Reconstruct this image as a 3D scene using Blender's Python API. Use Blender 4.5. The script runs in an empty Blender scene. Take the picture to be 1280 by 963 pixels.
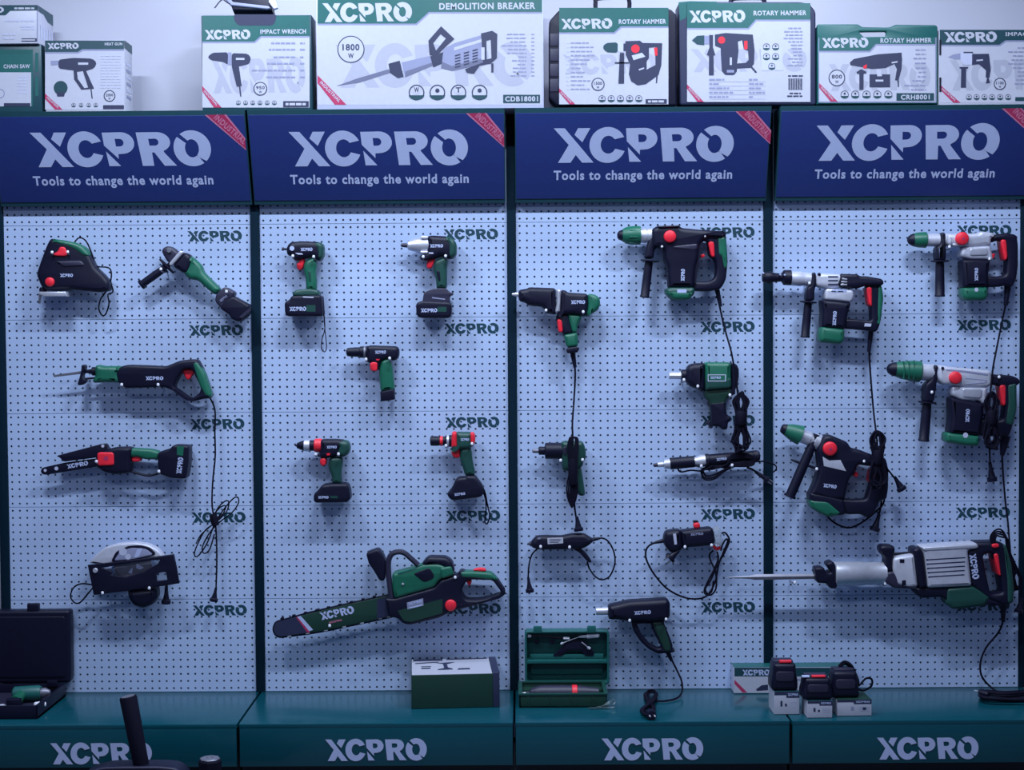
import bpy, math, random
import numpy as np
from mathutils import Vector
from mathutils.geometry import tessellate_polygon
random.seed(4)
COL = bpy.context.scene.collection
# ------------------------------------------------------------------ camera geometry (image 1280 x 963)
FOC = 1950.0
YAW, PITCH, ROLL = 0.0041, 0.0366, -0.00685
DECK = 0.20                                    # top of the plinth above the floor
CAM = Vector((0.0206, -5.396, 1.2613 + DECK))
BAY = 0.88417                                  # bay width
ROWH = 0.325                                   # peg panel height
def _basis():
    cy, sy, cp, sp, cr, sr = math.cos(YAW), math.sin(YAW), math.cos(PITCH), math.sin(PITCH), math.cos(ROLL), math.sin(ROLL)
    f = Vector((-sy*cp, cy*cp, -sp)); r = Vector((cy, sy, 0)); u = r.cross(f)
    return cr*r + sr*u, -sr*r + cr*u, f
CR, CU, CF = _basis()
def ray(px, py): return FOC*CF + (px-640)*CR - (py-481.5)*CU
def W(px, py, d):                              # the point of the place seen at a photo pixel, d metres in front of the peg wall
    v = ray(px, py); return CAM + v*((-d-CAM.y)/v.y)
def DK(px, py, h=0.0):                         # ... lying h above the plinth top
    v = ray(px, py); return CAM + v*((DECK+h-CAM.z)/v.z)
def mpp(d): return (5.396-d)/FOC
class Frame:
    def __init__(s, O, ex, ey):
        s.O, s.ex, s.ey = Vector(O), Vector(ex).normalized(), Vector(ey).normalized(); s.n = s.ex.cross(s.ey)
    def uv(s, px, py):
        v = ray(px, py); p = CAM + v*((s.O-CAM).dot(s.n)/v.dot(s.n)) - s.O
        return (p.dot(s.ex), p.dot(s.ey))
    def w(s, u, v, w=0): return s.O + u*s.ex + v*s.ey + w*s.n
def VF(d): return Frame((0, -d, 0), (1, 0, 0), (0, 0, 1))
class Crop:
    def __init__(s, x0, y0, k): s.x0, s.y0, s.k = x0, y0, k
    def __call__(s, p): return (s.x0+p[0]/s.k, s.y0+p[1]/s.k)
# ------------------------------------------------------------------ materials
def mat(name, rgb, rough=0.5, metal=0.0, spec=0.5, var=0.06, scale=60, trans=0.0, coat=0.0, bump=0.0):
    m = bpy.data.materials.new(name); m.use_nodes = True
    nt = m.node_tree; b = nt.nodes['Principled BSDF']
    tc = nt.nodes.new('ShaderNodeTexCoord'); no = nt.nodes.new('ShaderNodeTexNoise')
    no.inputs['Scale'].default_value = scale; no.inputs['Detail'].default_value = 3
    nt.links.new(tc.outputs['Object'], no.inputs['Vector'])
    rp = nt.nodes.new('ShaderNodeValToRGB')
    rp.color_ramp.elements[0].position = 0.3; rp.color_ramp.elements[1].position = 0.7
    rp.color_ramp.elements[0].color = (*[c*(1-var) for c in rgb], 1); rp.color_ramp.elements[1].color = (*[min(1, c*(1+var)) for c in rgb], 1)
    nt.links.new(no.outputs['Fac'], rp.inputs['Fac']); nt.links.new(rp.outputs['Color'], b.inputs['Base Color'])
    b.inputs['Roughness'].default_value = rough; b.inputs['Metallic'].default_value = metal
    b.inputs['Specular IOR Level'].default_value = spec
    b.inputs['Transmission Weight'].default_value = trans; b.inputs['Coat Weight'].default_value = coat
    if bump:
        bp = nt.nodes.new('ShaderNodeBump'); bp.inputs['Strength'].default_value = bump; bp.inputs['Distance'].default_value = 0.002
        nt.links.new(no.outputs['Fac'], bp.inputs['Height']); nt.links.new(bp.outputs['Normal'], b.inputs['Normal'])
    return m
BLK = mat('black_plastic', (0.0045, 0.005, 0.021), 0.45, spec=0.3)
RUB = mat('black_rubber', (0.004, 0.004, 0.015), 0.75, spec=0.15)
CHAR = mat('charcoal_plastic', (0.022, 0.021, 0.05), 0.45)
GRN = mat('green_plastic', (0.008, 0.125, 0.075), 0.42)
DGR = mat('dark_green_plastic', (0.008, 0.060, 0.050), 0.45)
OLV = mat('deep_green_print', (0.006, 0.040, 0.028), 0.5)
RED = mat('red_plastic', (0.85, 0.022, 0.045), 0.4)
SIL = mat('brushed_metal', (0.62, 0.64, 0.74), 0.36, metal=0.55)
STL = mat('steel', (0.20, 0.205, 0.26), 0.42, metal=0.5)
ALU = mat('cast_aluminium', (0.55, 0.57, 0.68), 0.45, metal=0.25)
WHT = mat('white_plastic', (0.80, 0.82, 0.92), 0.4)
PAPER = mat('white_print', (0.485, 0.50, 0.60), 0.45, var=0.02)
LETTER = mat('white_lettering', (0.45, 0.52, 0.78), 0.5, var=0.02)
LGREY = mat('pale_grey_print', (0.50, 0.53, 0.70), 0.5, var=0.02)
MGREY = mat('grey_print', (0.25, 0.27, 0.42), 0.5, var=0.02)
NAVY = mat('navy_panel', (0.0145, 0.032, 0.170), 0.45, var=0.03)
DNAVY = mat('dark_print', (0.022, 0.028, 0.075), 0.5, var=0.03)
TEAL = mat('teal_print', (0.010, 0.110, 0.105), 0.42, var=0.03)
DTEAL = mat('dark_teal_print', (0.010, 0.055, 0.075), 0.42, var=0.03)
RIB = mat('red_ribbon_print', (0.44, 0.032, 0.110), 0.45, var=0.02)
PINK = mat('pale_red_lettering', (0.62, 0.20, 0.33), 0.5, var=0.02)
PEG = mat('painted_peg_steel', (0.45, 0.575, 0.835), 0.5, var=0.02, scale=8)
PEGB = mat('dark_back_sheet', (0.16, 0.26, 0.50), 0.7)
PEGL = mat('dark_green_lettering', (0.010, 0.055, 0.085), 0.45)
POST = mat('dark_green_post_paint', (0.004, 0.018, 0.034), 0.7, spec=0.08)
SGREY = mat('steel_grey_print', (0.13, 0.14, 0.23), 0.5, var=0.02)
MARK = mat('faint_grey_print', (0.385, 0.40, 0.50), 0.5, var=0.02)
BASE = mat('green_plinth_paint', (0.003, 0.066, 0.092), 0.2, var=0.03, scale=5, spec=0.45)
TOE = mat('dark_toe_board', (0.006, 0.012, 0.022), 0.6)
WALL = mat('white_wall_paint', (0.53, 0.54, 0.64), 0.7, var=0.012, scale=3, bump=0.05)
FLOOR = mat('grey_floor_tile', (0.10, 0.11, 0.14), 0.35, scale=3)
CLEAR = mat('clear_plastic', (0.75, 0.82, 0.9), 0.15, trans=0.75)
BAG = mat('clear_bag_film', (0.55, 0.75, 0.80), 0.3, trans=0.97)
# ------------------------------------------------------------------ mesh builders
class Part:
    def __init__(s, name): s.name, s.v, s.f, s.m, s.mats = name, [], [], [], []
    def add(s, vs, fs, m):
        if m not in s.mats: s.mats.append(m)
        k = s.mats.index(m); o = len(s.v)
        s.v += [tuple(p) for p in vs]; s.f += [tuple(i+o for i in f) for f in fs]; s.m += [k]*len(fs)
    def build(s, parent=None, org=(0, 0, 0), name=None):
        me = bpy.data.meshes.new(name or s.name)
        ox, oy, oz = org
        me.from_pydata([(x-ox, y-oy, z-oz) for x, y, z in s.v], [], s.f)
        for m in s.mats: me.materials.append(m)
        me.polygons.foreach_set('material_index', s.m)
        me.polygons.foreach_set('use_smooth', [True]*len(s.f)); me.update()
        me.set_sharp_from_angle(angle=math.radians(38))
        o = bpy.data.objects.new(name or s.name, me); COL.objects.link(o)
        if parent: o.parent = parent
        else: o.location = org
        return o
def area2(p): return sum(p[i-1][0]*p[i][1]-p[i][0]*p[i-1][1] for i in range(len(p)))
def chaikin(p, n, cap=0.0055):                 # rounds corners by at most cap metres
    for it in range(n):
        q = []; c = cap/(1.8**it)
        for i in range(len(p)):
            a, b = p[i], p[(i+1) % len(p)]; L = math.hypot(b[0]-a[0], b[1]-a[1]) or 1e-9; f = min(.25, c/L)
            q += [(a[0]+(b[0]-a[0])*f, a[1]+(b[1]-a[1])*f), (b[0]+(a[0]-b[0])*f, b[1]+(a[1]-b[1])*f)]
        p = q
    return p
def inset(p, e):
    if e == 0: return list(p)
    out = []; n = len(p)
    for i in range(n):
        a, b, c = p[i-1], p[i], p[(i+1) % n]
        d1 = (b[0]-a[0], b[1]-a[1]); d2 = (c[0]-b[0], c[1]-b[1])
        l1 = math.hypot(*d1) or 1e-9; l2 = math.hypot(*d2) or 1e-9
        n1 = (-d1[1]/l1, d1[0]/l1); n2 = (-d2[1]/l2, d2[0]/l2)
        k = 1+n1[0]*n2[0]+n1[1]*n2[1]; k = max(k, 0.45)
        out.append((b[0]+e*(n1[0]+n2[0])/k, b[1]+e*(n1[1]+n2[1])/k))
    return out
def prism(P, fr, poly, m, t, b=0.0, holes=(), seg=3):
    """solid of the outline poly (frame uv), thickness 2t about the frame, edges rounded by b"""
    loops = [list(poly) if area2(poly) > 0 else list(poly)[::-1]] + [list(h) if area2(h) < 0 else list(h)[::-1] for h in holes]
    b = min(b, t*0.98)
    if b > 0:
        st = [(b*(1-math.cos(k/seg*math.pi/2)), t-b+b*math.sin(k/seg*math.pi/2)) for k in range(seg+1)]
        rings = [(e, -z) for e, z in reversed(st)] + st
    else: rings = [(0, -t), (0, t)]
    vs, fs = [], []; caps = []
    for lp in loops:
        n = len(lp); base = len(vs)
        for e, z in rings:
            vs += [fr.w(x, y, z) for x, y in inset(lp, e)]
        for k in range(len(rings)-1):
            for i in range(n):
                j = (i+1) % n; a = base+k*n
                fs.append((a+i, a+j, a+n+j, a+n+i))
        caps.append((base, n, inset(lp, rings[0][0])))
    tri = tessellate_polygon([[Vector((x, y, 0)) for x, y in c[2]] for c in caps])
    flat = [xy for c in caps for xy in c[2]]
    ib = [c[0]+i for c in caps for i in range(c[1])]
    itp = [c[0]+(len(rings)-1)*c[1]+i for c in caps for i in range(c[1])]
    for a, q, c in tri:
        s = (flat[q][0]-flat[a][0])*(flat[c][1]-flat[a][1])-(flat[c][0]-flat[a][0])*(flat[q][1]-flat[a][1])
        if s < 0: q, c = c, q
        fs.append((itp[a], itp[q], itp[c])); fs.append((ib[a], ib[c], ib[q]))
    P.add(vs, fs, m)
def bx(P, x, y, z, m, b=0.003):                # rounded box between world limits
    fr = Frame((0, (y[0]+y[1])/2, 0), (1, 0, 0), (0, 0, 1))
    r = [(x[0], z[0]), (x[1], z[0]), (x[1], z[1]), (x[0], z[1])]
    prism(P, fr, r, m, abs(y[1]-y[0])/2, b, seg=2)
def lathe_w(P, a, b, prof, m, n=20, sx=1.0):   # surface of revolution, prof = (distance along a->b, radius) in metres
    a, b = Vector(a), Vector(b); ax = (b-a).normalized()
    e1 = ax.orthogonal().normalized(); e2 = ax.cross(e1)
    vs, fs = [], []
    for s, r in prof:
        c = a+ax*s
        vs += [c+e1*(r*math.cos(k/n*2*math.pi))+e2*(r*math.sin(k/n*2*math.pi)) for k in range(n)]
    L = len(prof)
    for i in range(L-1):
        for k in range(n):
            j = (k+1) % n; fs.append((i*n+k, i*n+j, (i+1)*n+j, (i+1)*n+k))
    fs.append(tuple(range(n-1, -1, -1))); fs.append(tuple(range((L-1)*n, L*n)))
    P.add(vs, fs, m)
def catmull(p, sub=5):
    p = [Vector(q) for q in p]
    if len(p) < 3: return p
    q = [p[0]*2-p[1]]+p+[p[-1]*2-p[-2]]; out = []
    for i in range(1, len(q)-2):
        a, b, c, d = q[i-1:i+3]
        for k in range(sub):
            t = k/sub
            out.append(0.5*((2*b)+(c-a)*t+(2*a-5*b+4*c-d)*t*t+(3*b-a-3*c+d)*t**3))
    return out+[p[-1]]
def sweep(P, pts, r, m, n=8, sub=5):
    c = catmull(pts, sub); N = len(c); vs, fs = [], []
    tan = [(c[min(i+1, N-1)]-c[max(i-1, 0)]).normalized() for i in range(N)]
    e = tan[0].orthogonal().normalized()
    for i in range(N):
        e = (e-tan[i]*e.dot(tan[i])).normalized(); g = tan[i].cross(e)
        rr = r if not callable(r) else r(i/(N-1))
        vs += [c[i]+e*(rr*math.cos(k/n*2*math.pi))+g*(rr*math.sin(k/n*2*math.pi)) for k in range(n)]
    for i in range(N-1):
        for k in range(n):
            j = (k+1) % n; fs.append((i*n+k, i*n+j, (i+1)*n+j, (i+1)*n+k))
    fs.append(tuple(range(n-1, -1, -1))); fs.append(tuple(range((N-1)*n, N*n)))
    P.add(vs, fs, m)
# ------------------------------------------------------------------ lettering
def _arc(cx, cy, rx, ry, a0, a1, n=14):
    return [(cx+rx*math.cos(math.radians(a0+(a1-a0)*k/n)), cy+ry*math.sin(math.radians(a0+(a1-a0)*k/n))) for k in range(n+1)]
def _logo():                                   # the five letters, y up, 1217 x 250 units
    F = lambda L: [(x, 380-y) for x, y in L]
    A = lambda cx, cy, rx, ry, a0, a1, n=14: _arc(cx, 380-cy, rx, ry, a0, a1, n)
    S = [(F([(28, 72), (102, 72), (300, 312), (222, 312), (178, 258), (143, 312), (58, 312), (130, 188)]), []),
         (F([(192, 72), (275, 72), (222, 170), (168, 118)]), []),
         (A(393, 190, 123, 125, 26, 340, 30)+A(398, 188, 52, 62, 333, 37, 24), []),
         (F([(515, 75)])+A(640, 148, 88, 75, 90, -90)[0:]+F([(612, 225), (612, 258), (522, 165)]), [F([(598, 118)])+A(630, 145, 26, 26, 90, -90, 8)+F([(602, 172)])]),
         (F([(530, 205), (622, 308), (542, 308)]), []),
         (F([(745, 75)])+A(885, 142, 87, 68, 90, -65)+F([(925, 215), (1003, 308), (920, 308), (858, 215), (842, 215), (848, 308), (770, 308)]), [F([(825, 120)])+A(868, 143, 25, 24, 90, -90, 8)+F([(830, 167)])]),
         (A(1118, 188, 127, 125, 140, 305, 20)+A(1116, 188, 47, 63, 312, 145, 16), []),
         (A(1118, 188, 127, 125, 128, -45, 20)+A(1116, 188, 47, 63, -58, 122, 16), [])]
    vs, fs = [], []
    for o, hs in S:
        tri = tessellate_polygon([[Vector((x, y, 0)) for x, y in l] for l in [o]+hs])
        fl = [p for l in [o]+hs for p in l]; k = len(vs); vs += fl
        for a, b, c in tri:
            s = (fl[b][0]-fl[a][0])*(fl[c][1]-fl[a][1])-(fl[c][0]-fl[a][0])*(fl[b][1]-fl[a][1])
            fs.append((a+k, b+k, c+k) if s > 0 else (a+k, c+k, b+k))
    return vs, fs
_cache = {}
def glyphs(s):
    if s in _cache: return _cache[s]
    if s == 'LOGO': vs, fs = _logo()
    else:
        cu = bpy.data.curves.new('tmp', 'FONT'); cu.body = s; cu.space_character = 1.13; cu.resolution_u = 3; cu.offset = 0.030
        ob = bpy.data.objects.new('tmp', cu); COL.objects.link(ob)
        me = bpy.data.meshes.new_from_object(ob.evaluated_get(bpy.context.evaluated_depsgraph_get()))
        vs = [(v.co.x, v.co.y) for v in me.vertices]; fs = [tuple(p.vertices) for p in me.polygons]
        bpy.data.objects.remove(ob); bpy.data.curves.remove(cu); bpy.data.meshes.remove(me)
    x = [v[0] for v in vs]; y = [v[1] for v in vs]
    x0, x1, y0, y1 = min(x), max(x), min(y), max(y)
    vs = [((v[0]-x0)/(x1-x0)-.5, (v[1]-y0)/(y1-y0)-.5, v[2] if len(v) > 2 else 0) for v in vs]
    _cache[s] = (vs, fs); return _cache[s]
def stamp(P, fr, s, cx, cy, w, h, m, ang=0, lift=0.0008):   # letters fitted to w x h photo pixels around (cx, cy)
    vs, fs = glyphs(s)
    u, v = fr.uv(cx, cy); u2, v2 = fr.uv(cx+1, cy); k = math.hypot(u2-u, v2-v)
    ca, sa = math.cos(math.radians(ang)), math.sin(math.radians(ang))
    P.add([fr.w(u+(a*w*ca-b*h*sa)*k, v+(a*w*sa+b*h*ca)*k, lift+z) for a, b, z in vs], fs, m)
def flat(P, fr, pts, m, lift=0.0005, holes=(), ch=0):        # printed shape, pixel outline
    q = [fr.uv(*p) for p in pts]; hs = [[fr.uv(*p) for p in h] for h in holes]
    if ch: q = chaikin(q, ch)
    tri = tessellate_polygon([[Vector((x, y, 0)) for x, y in l] for l in [q]+hs]); fl = [p for l in [q]+hs for p in l]
    fs = []
    for a, b, c in tri:
        s = (fl[b][0]-fl[a][0])*(fl[c][1]-fl[a][1])-(fl[c][0]-fl[a][0])*(fl[b][1]-fl[a][1])
        fs.append((a, b, c) if s > 0 else (a, c, b))
    P.add([fr.w(x, y, lift) for x, y in fl], fs, m)
def circ(cx, cy, r, n=20): return [(cx+r*math.cos(k/n*2*math.pi), cy+r*math.sin(k/n*2*math.pi)) for k in range(n)]
def rect(x0, y0, x1, y1): return [(x0, y0), (x1, y0), (x1, y1), (x0, y1)]
# ------------------------------------------------------------------ things
def tag(o, label, cat, group=None):
    o['label'] = label; o['category'] = cat
    if group: o['group'] = group
    return o
def empty(name, loc):
    e = bpy.data.objects.new(name, None); e.location = loc; e.empty_display_size = 0.05; COL.objects.link(e); return e
class Tool:
    """one thing: parts collected by name; 'cord>plug' is a sub-part, 'knob/2' a second part called knob"""
    def __init__(s, name, label, cat, crop=(0, 0, 1), d=0.055, group=None):
        s.name, s.label, s.cat, s.group = name, label, cat, group
        s.c = Crop(*crop); s.d = d; s.parts = {}; s.front = d
    def P(s, n):
        if n not in s.parts: s.parts[n] = Part(n.split('>')[-1].split('/')[0])
        return s.parts[n]
    def plate(s, part, pts, m, t=0.02, b=0.006, d=None, holes=(), ch=1):
        d = s.d if d is None else d; fr = VF(d)
        q = [fr.uv(*s.c(p)) for p in pts]; hs = [[fr.uv(*s.c(p)) for p in h] for h in holes]
        q = chaikin(q, ch+1) if ch else q; hs = [chaikin(h, ch+1) if ch else h for h in hs]
        prism(s.P(part), fr, q, m, t, b, hs); s.front = d+t
    def rect(s, part, x0, y0, x1, y1, m, t=0.02, b=0.004, d=None, ch=0):
        s.plate(part, rect(x0, y0, x1, y1), m, t, b, d, ch=ch)
    def lathe(s, part, p0, p1, prof, m, d=None, n=20):
        d = s.d if d is None else d; k = mpp(d)/s.c.k
        lathe_w(s.P(part), W(*s.c(p0), d), W(*s.c(p1), d), [(a*k, r*k) for a, r in prof], m, n)
        s.front = d+max(r for _, r in prof)*k
    def disc(s, part, c, r, m, d0, d1, dome=0.25):            # round knob whose axis points to the room
        k = mpp(d1)/s.c.k; a = W(*s.c(c), d0); a = Vector((W(*s.c(c), d1).x, -d0, W(*s.c(c), d1).z)); h = d1-d0; R = r*k
        lathe_w(s.P(part), a, a+Vector((0, -1, 0)), [(0, R), (h*.6, R), (h*.85, R*.93), (h, R*.78)], m, 24)
    def tube(s, part, pts, r, m, d=None):
        d = s.d if d is None else d
        sweep(s.P(part), [W(*s.c(p[:2]), p[2] if len(p) > 2 else d) for p in pts], r, m)
    def stamp(s, part, txt, cx, cy, w, h, m=None, ang=0, d=None):
        d = s.front if d is None else d
        stamp(s.P(part), VF(d), txt, *s.c((cx, cy)), w/s.c.k, h/s.c.k, m or LETTER, ang)
    def flat(s, part, pts, m, d=None, lift=0.0005, holes=(), ch=0):
        d = s.front if d is None else d
        flat(s.P(part), VF(d), [s.c(p) for p in pts], m, lift, [[s.c(p) for p in h] for h in holes], ch)
    def plug(s, part, p0, p1, m=None, d=None, r0=10, r1=40, prongs=True):
        """moulded mains plug widening from cable p0 to face p1, two pins"""
        d = s.d if d is None else d; a, b = W(*s.c(p0), d), W(*s.c(p1), d); L = (b-a).length; k = mpp(d)/s.c.k
        lathe_w(s.P(part), a, b, [(0, r0*k), (L*.35, r0*k*1.3), (L*.75, r1*k*.72), (L*.8, r1*k), (L, r1*k)], m or BLK, 14)
        if prongs:
            ax = (b-a).normalized()
            for sg in (-1, 1):
                o = b+ax.cross(Vector((0, -1, 0)))*(sg*r1*k*.4)
                lathe_w(s.P(part), o, o+ax, [(0, .0024), (.016, .0024), (.018, .0012)], STL, 8)
    def done(s, loc=None):
        allv = [v for p in s.parts.values() for v in p.v]
        xs, ys, zs = zip(*allv)
        org = loc or ((min(xs)+max(xs))/2, max(ys), min(zs))
        r = empty(s.name, org); tag(r, s.label, s.cat, s.group); s.obs = {}
        for n, p in sorted(s.parts.items(), key=lambda kv: kv[0].count('>')):
            o = p.build(None, org); par = s.obs[n.split('>')[0]] if '>' in n else r
            o.location = (0, 0, 0); o.parent = par; s.obs[n] = o
        return r
_hook = None
def hook(px, py, label, d=0.102):
    """bent wire peg with a white rubber tip"""
    global _hook
    p = W(px, py, d)
    if _hook is None:
        a = Part('peg_hook'); sweep(a, [(0, 0.1035, -0.010), (0, 0.03, -0.010), (0, 0.006, -0.009), (0, 0.001, -0.004)], 0.0021, STL, 7)
        o = a.build(); b = Part('tip')
        lathe_w(b, (0, 0.001, -0.006), (0, -0.0004, 0.004), [(0, .0030), (.002, .0047), (.007, .0047), (.0095, .0030)], WHT, 12)
        t = b.build(o); t['label'] = 'white rubber tip'; _hook = (o, t); first = o
    else:
        first = _hook[0].copy(); COL.objects.link(first); t = _hook[1].copy(); t.parent = first; COL.objects.link(t)
    first.location = p; first['label'] = label; first['category'] = 'hook'; first['group'] = 'white-tipped peg hooks'
def hooks(tool, *pts):
    n = len(pts)
    w = {1: [''], 2: ['left of two', 'right of two'], 3: ['left of three', 'middle of three', 'right of three']}[n]
    for (x, y), k in zip(sorted(pts), w):
        hook(x, y, f'white-tipped peg hook holding the {tool}' + ('' if n == 1 else f', {k}'))
# ------------------------------------------------------------------ the setting
def struct(name, x, y, z, m):
    p = Part(name); bx(p, x, y, z, m, 0.0); o = p.build(); o['kind'] = 'structure'; return o
struct('wall_back', (-3.2, 3.2), (0.10, 0.22), (0, 3.2), WALL)
struct('floor', (-3.2, 3.2), (-6.5, 0.22), (-0.1, 0), FLOOR)
struct('ceiling', (-3.2, 3.2), (-6.5, 0.22), (3.2, 3.3), WALL)
BN = ['far left bay', 'second bay from the left', 'third bay from the left', 'far right bay']
XC = [(i-1.5)*BAY for i in range(4)]
HALF = BAY/2-0.016
# uprights
PN = ['at the far left edge, beside the jigsaw', 'between the angle grinder and the cordless impact driver', 'between the chainsaw and the green tool kit case',
      'behind the tip of the breaker chisel', 'at the far right edge, beside the breaker']
for i in range(5):
    p = Part('display_post'); x = (i-2)*BAY
    bx(p, (x-0.0158, x+0.0158), (-0.010, 0.045), (DECK, W(640, 135.5, 0.160).z), POST, 0.002)
    o = p.build(); tag(o, f'dark green steel upright {PN[i]}', 'post', 'dark green uprights of the display wall')
# peg panels: real holes in thin sheet, shared mesh
def peg_sheet(rows):
    NX = 34; sx = 2*HALF/NX; sz = ROWH/13; P = Part('pegboard'); r = 0.0037; e = 0.0005
    oct_ = [(math.cos(math.radians(22.5+45*k))*r, math.sin(math.radians(22.5+45*k))*r) for k in range(8)]
    vs, fs = [], []
    for j in range(rows):
        for i in range(NX):
            gx, gz = (e if i in (0,) else 0), 0
            x0, x1 = -HALF+i*sx, -HALF+(i+1)*sx; z0, z1 = j*sz, (j+1)*sz
            if j == 0: z0 += 0.0007
            if j == rows-1: z1 -= 0.0007
            cx, cz = -HALF+(i+.5)*sx, (j+.5)*sz; b = len(vs)
            cor = [(x1, z1), (x0, z1), (x0, z0), (x1, z0)]
            vs += [(x, 0, z) for x, z in cor]+[(cx+x, 0, cz+z) for x, z in oct_]+[(cx+x, .0015, cz+z) for x, z in oct_]
            # corner k sits between octagon verts 2k and 2k+1
            for k in range(4):
                h0, h1, h2 = b+4+2*k, b+4+2*k+1, b+4+(2*k+2) % 8
                fs.append((b+k, h1, h0)); fs.append((b+k, b+(k+1) % 4, h2, h1))
            for k in range(8):
                fs.append((b+4+k, b+4+(k+1) % 8, b+12+(k+1) % 8, b+12+k))
    P.add(vs, fs, PEG)
    H = rows*sz
    for (xa, xb, za, zb) in ((-HALF, HALF, .0007, .0012), (-HALF, HALF, H-.0012, H-.0007)):   # turned edges
        bx(P, (xa, xb), (0.0002, 0.012), (za, zb), PEG, 0)
    o = P.build(); return o
sheet = peg_sheet(13)
lp = Part('lettering'); fr0 = Frame((0, 0, 0), (1, 0, 0), (0, 0, 1))
gv, gf = glyphs('LOGO')
lp.add([(HALF-0.030-0.094+a*0.188, -0.0006, ROWH-0.0395+b*0.0375) for a, b, _ in gv], gf, PEGL)
let = lp.build(sheet)
ROWN = [['the bottom row, behind the open black case', 'the circular saw and hanging plug', 'the mini chain saw', 'the reciprocating saw', 'the jigsaw and the angle grinder'],
        ['the white-topped green carton', 'the chainsaw', 'the two cordless drills with red collars', 'the slim cordless drill', 'the two cordless impact tools'],
        ['the heat gun and green kit case', 'the rotary tool and the trimmer', 'the straight die grinder', 'the green air impact wrench', 'the black rotary hammer'],
        ['the three charger boxes', 'the long chisel breaker', 'the tilted black rotary hammer', 'the large grey rotary hammer', 'the smaller grey rotary hammer']]
first = True
for i in range(4):
    for j in range(6):
        if first: o, l = sheet, let; first = False
        else:
            o = sheet.copy(); COL.objects.link(o)
            if j < 5: l = let.copy(); l.parent = o; COL.objects.link(l)
        o.location = (XC[i], 0, DECK+j*ROWH)
        t = f'pale blue-grey perforated panel behind {ROWN[i][j]}' if j < 5 else f'perforated panel half hidden under the blue sign of the {BN[i]}'
        tag(o, t, 'panel', 'perforated back panels')
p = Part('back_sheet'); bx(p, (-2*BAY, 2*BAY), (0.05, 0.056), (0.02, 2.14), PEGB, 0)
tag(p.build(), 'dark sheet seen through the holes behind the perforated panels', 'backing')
# plinths with a printed front
LOGOB = [(126.5, 942, 127, 28), (470, 937.5, 127, 28.5), (815.5, 936.5, 127, 29), (1159.5, 935.5, 127, 29)]
DD = 0.453
for i in range(4):
    root = empty('base_plinth', (XC[i], 0, 0)); hw = BAY/2-0.004
    tag(root, f'green painted display plinth under the {BN[i]}', 'plinth', 'green plinths along the foot of the wall')
    def pp(n, x, y, z, m, b):
        q = Part(n); bx(q, (XC[i]+x[0], XC[i]+x[1]), y, z, m, b); o = q.build(None, (XC[i], 0, 0)); o.location = (0, 0, 0); o.parent = root; return o
    pp('deck', (-hw, hw), (-DD, 0.04), (DECK-0.016, DECK), BASE, 0.003)
    fa = pp('fascia', (-hw+.001, hw-.001), (-DD+.0005, -DD+.02), (DECK-0.138, DECK-0.012), BASE, 0.002)
    pp('toe_board', (-hw, hw), (-DD+.05, 0.03), (0, DECK-.02), TOE, 0)
    q = Part('lettering'); stamp(q, VF(DD), 'LOGO', *LOGOB[i], LETTER, lift=.0012)
    o = q.build(None, (XC[i], 0, 0)); o.location = (0, 0, 0); o.parent = root
# leaning sign boxes
DB, DT = 0.035, 0.160
ZB, ZT = W(480, 254.6, DB).z, W(640, 135.5, DT).z
XE = [(1.5, 315), (318, 631.8), (644.3, 957.4), (968.5, 1282)]
LH = [(152, 186, 224, 46.5, 154.5, 227, 225, 16), (473.5, 185, 223, 46.5, 474.5, 225.3, 223, 16), (804.5, 180.5, 225, 46.5, 803.5, 220, 223, 16), (1134, 177.5, 230, 47.5, 1130.5, 218.5, 225, 16)]
RB = [[(256, 143.5), (283, 143), (306.3, 172), (307.8, 187.5)], [(582.5, 141.5), (608, 141), (630, 168), (630.3, 184)], [(919, 139), (943, 138.5), (963.8, 163), (962.6, 180)], [(1252, 135.5), (1277, 135), (1303, 165), (1303, 181)]]
SN = ['above the jigsaw and the saws', 'above the cordless tools', 'above the black rotary hammer and heat gun', 'above the grey hammers and breaker']
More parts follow.
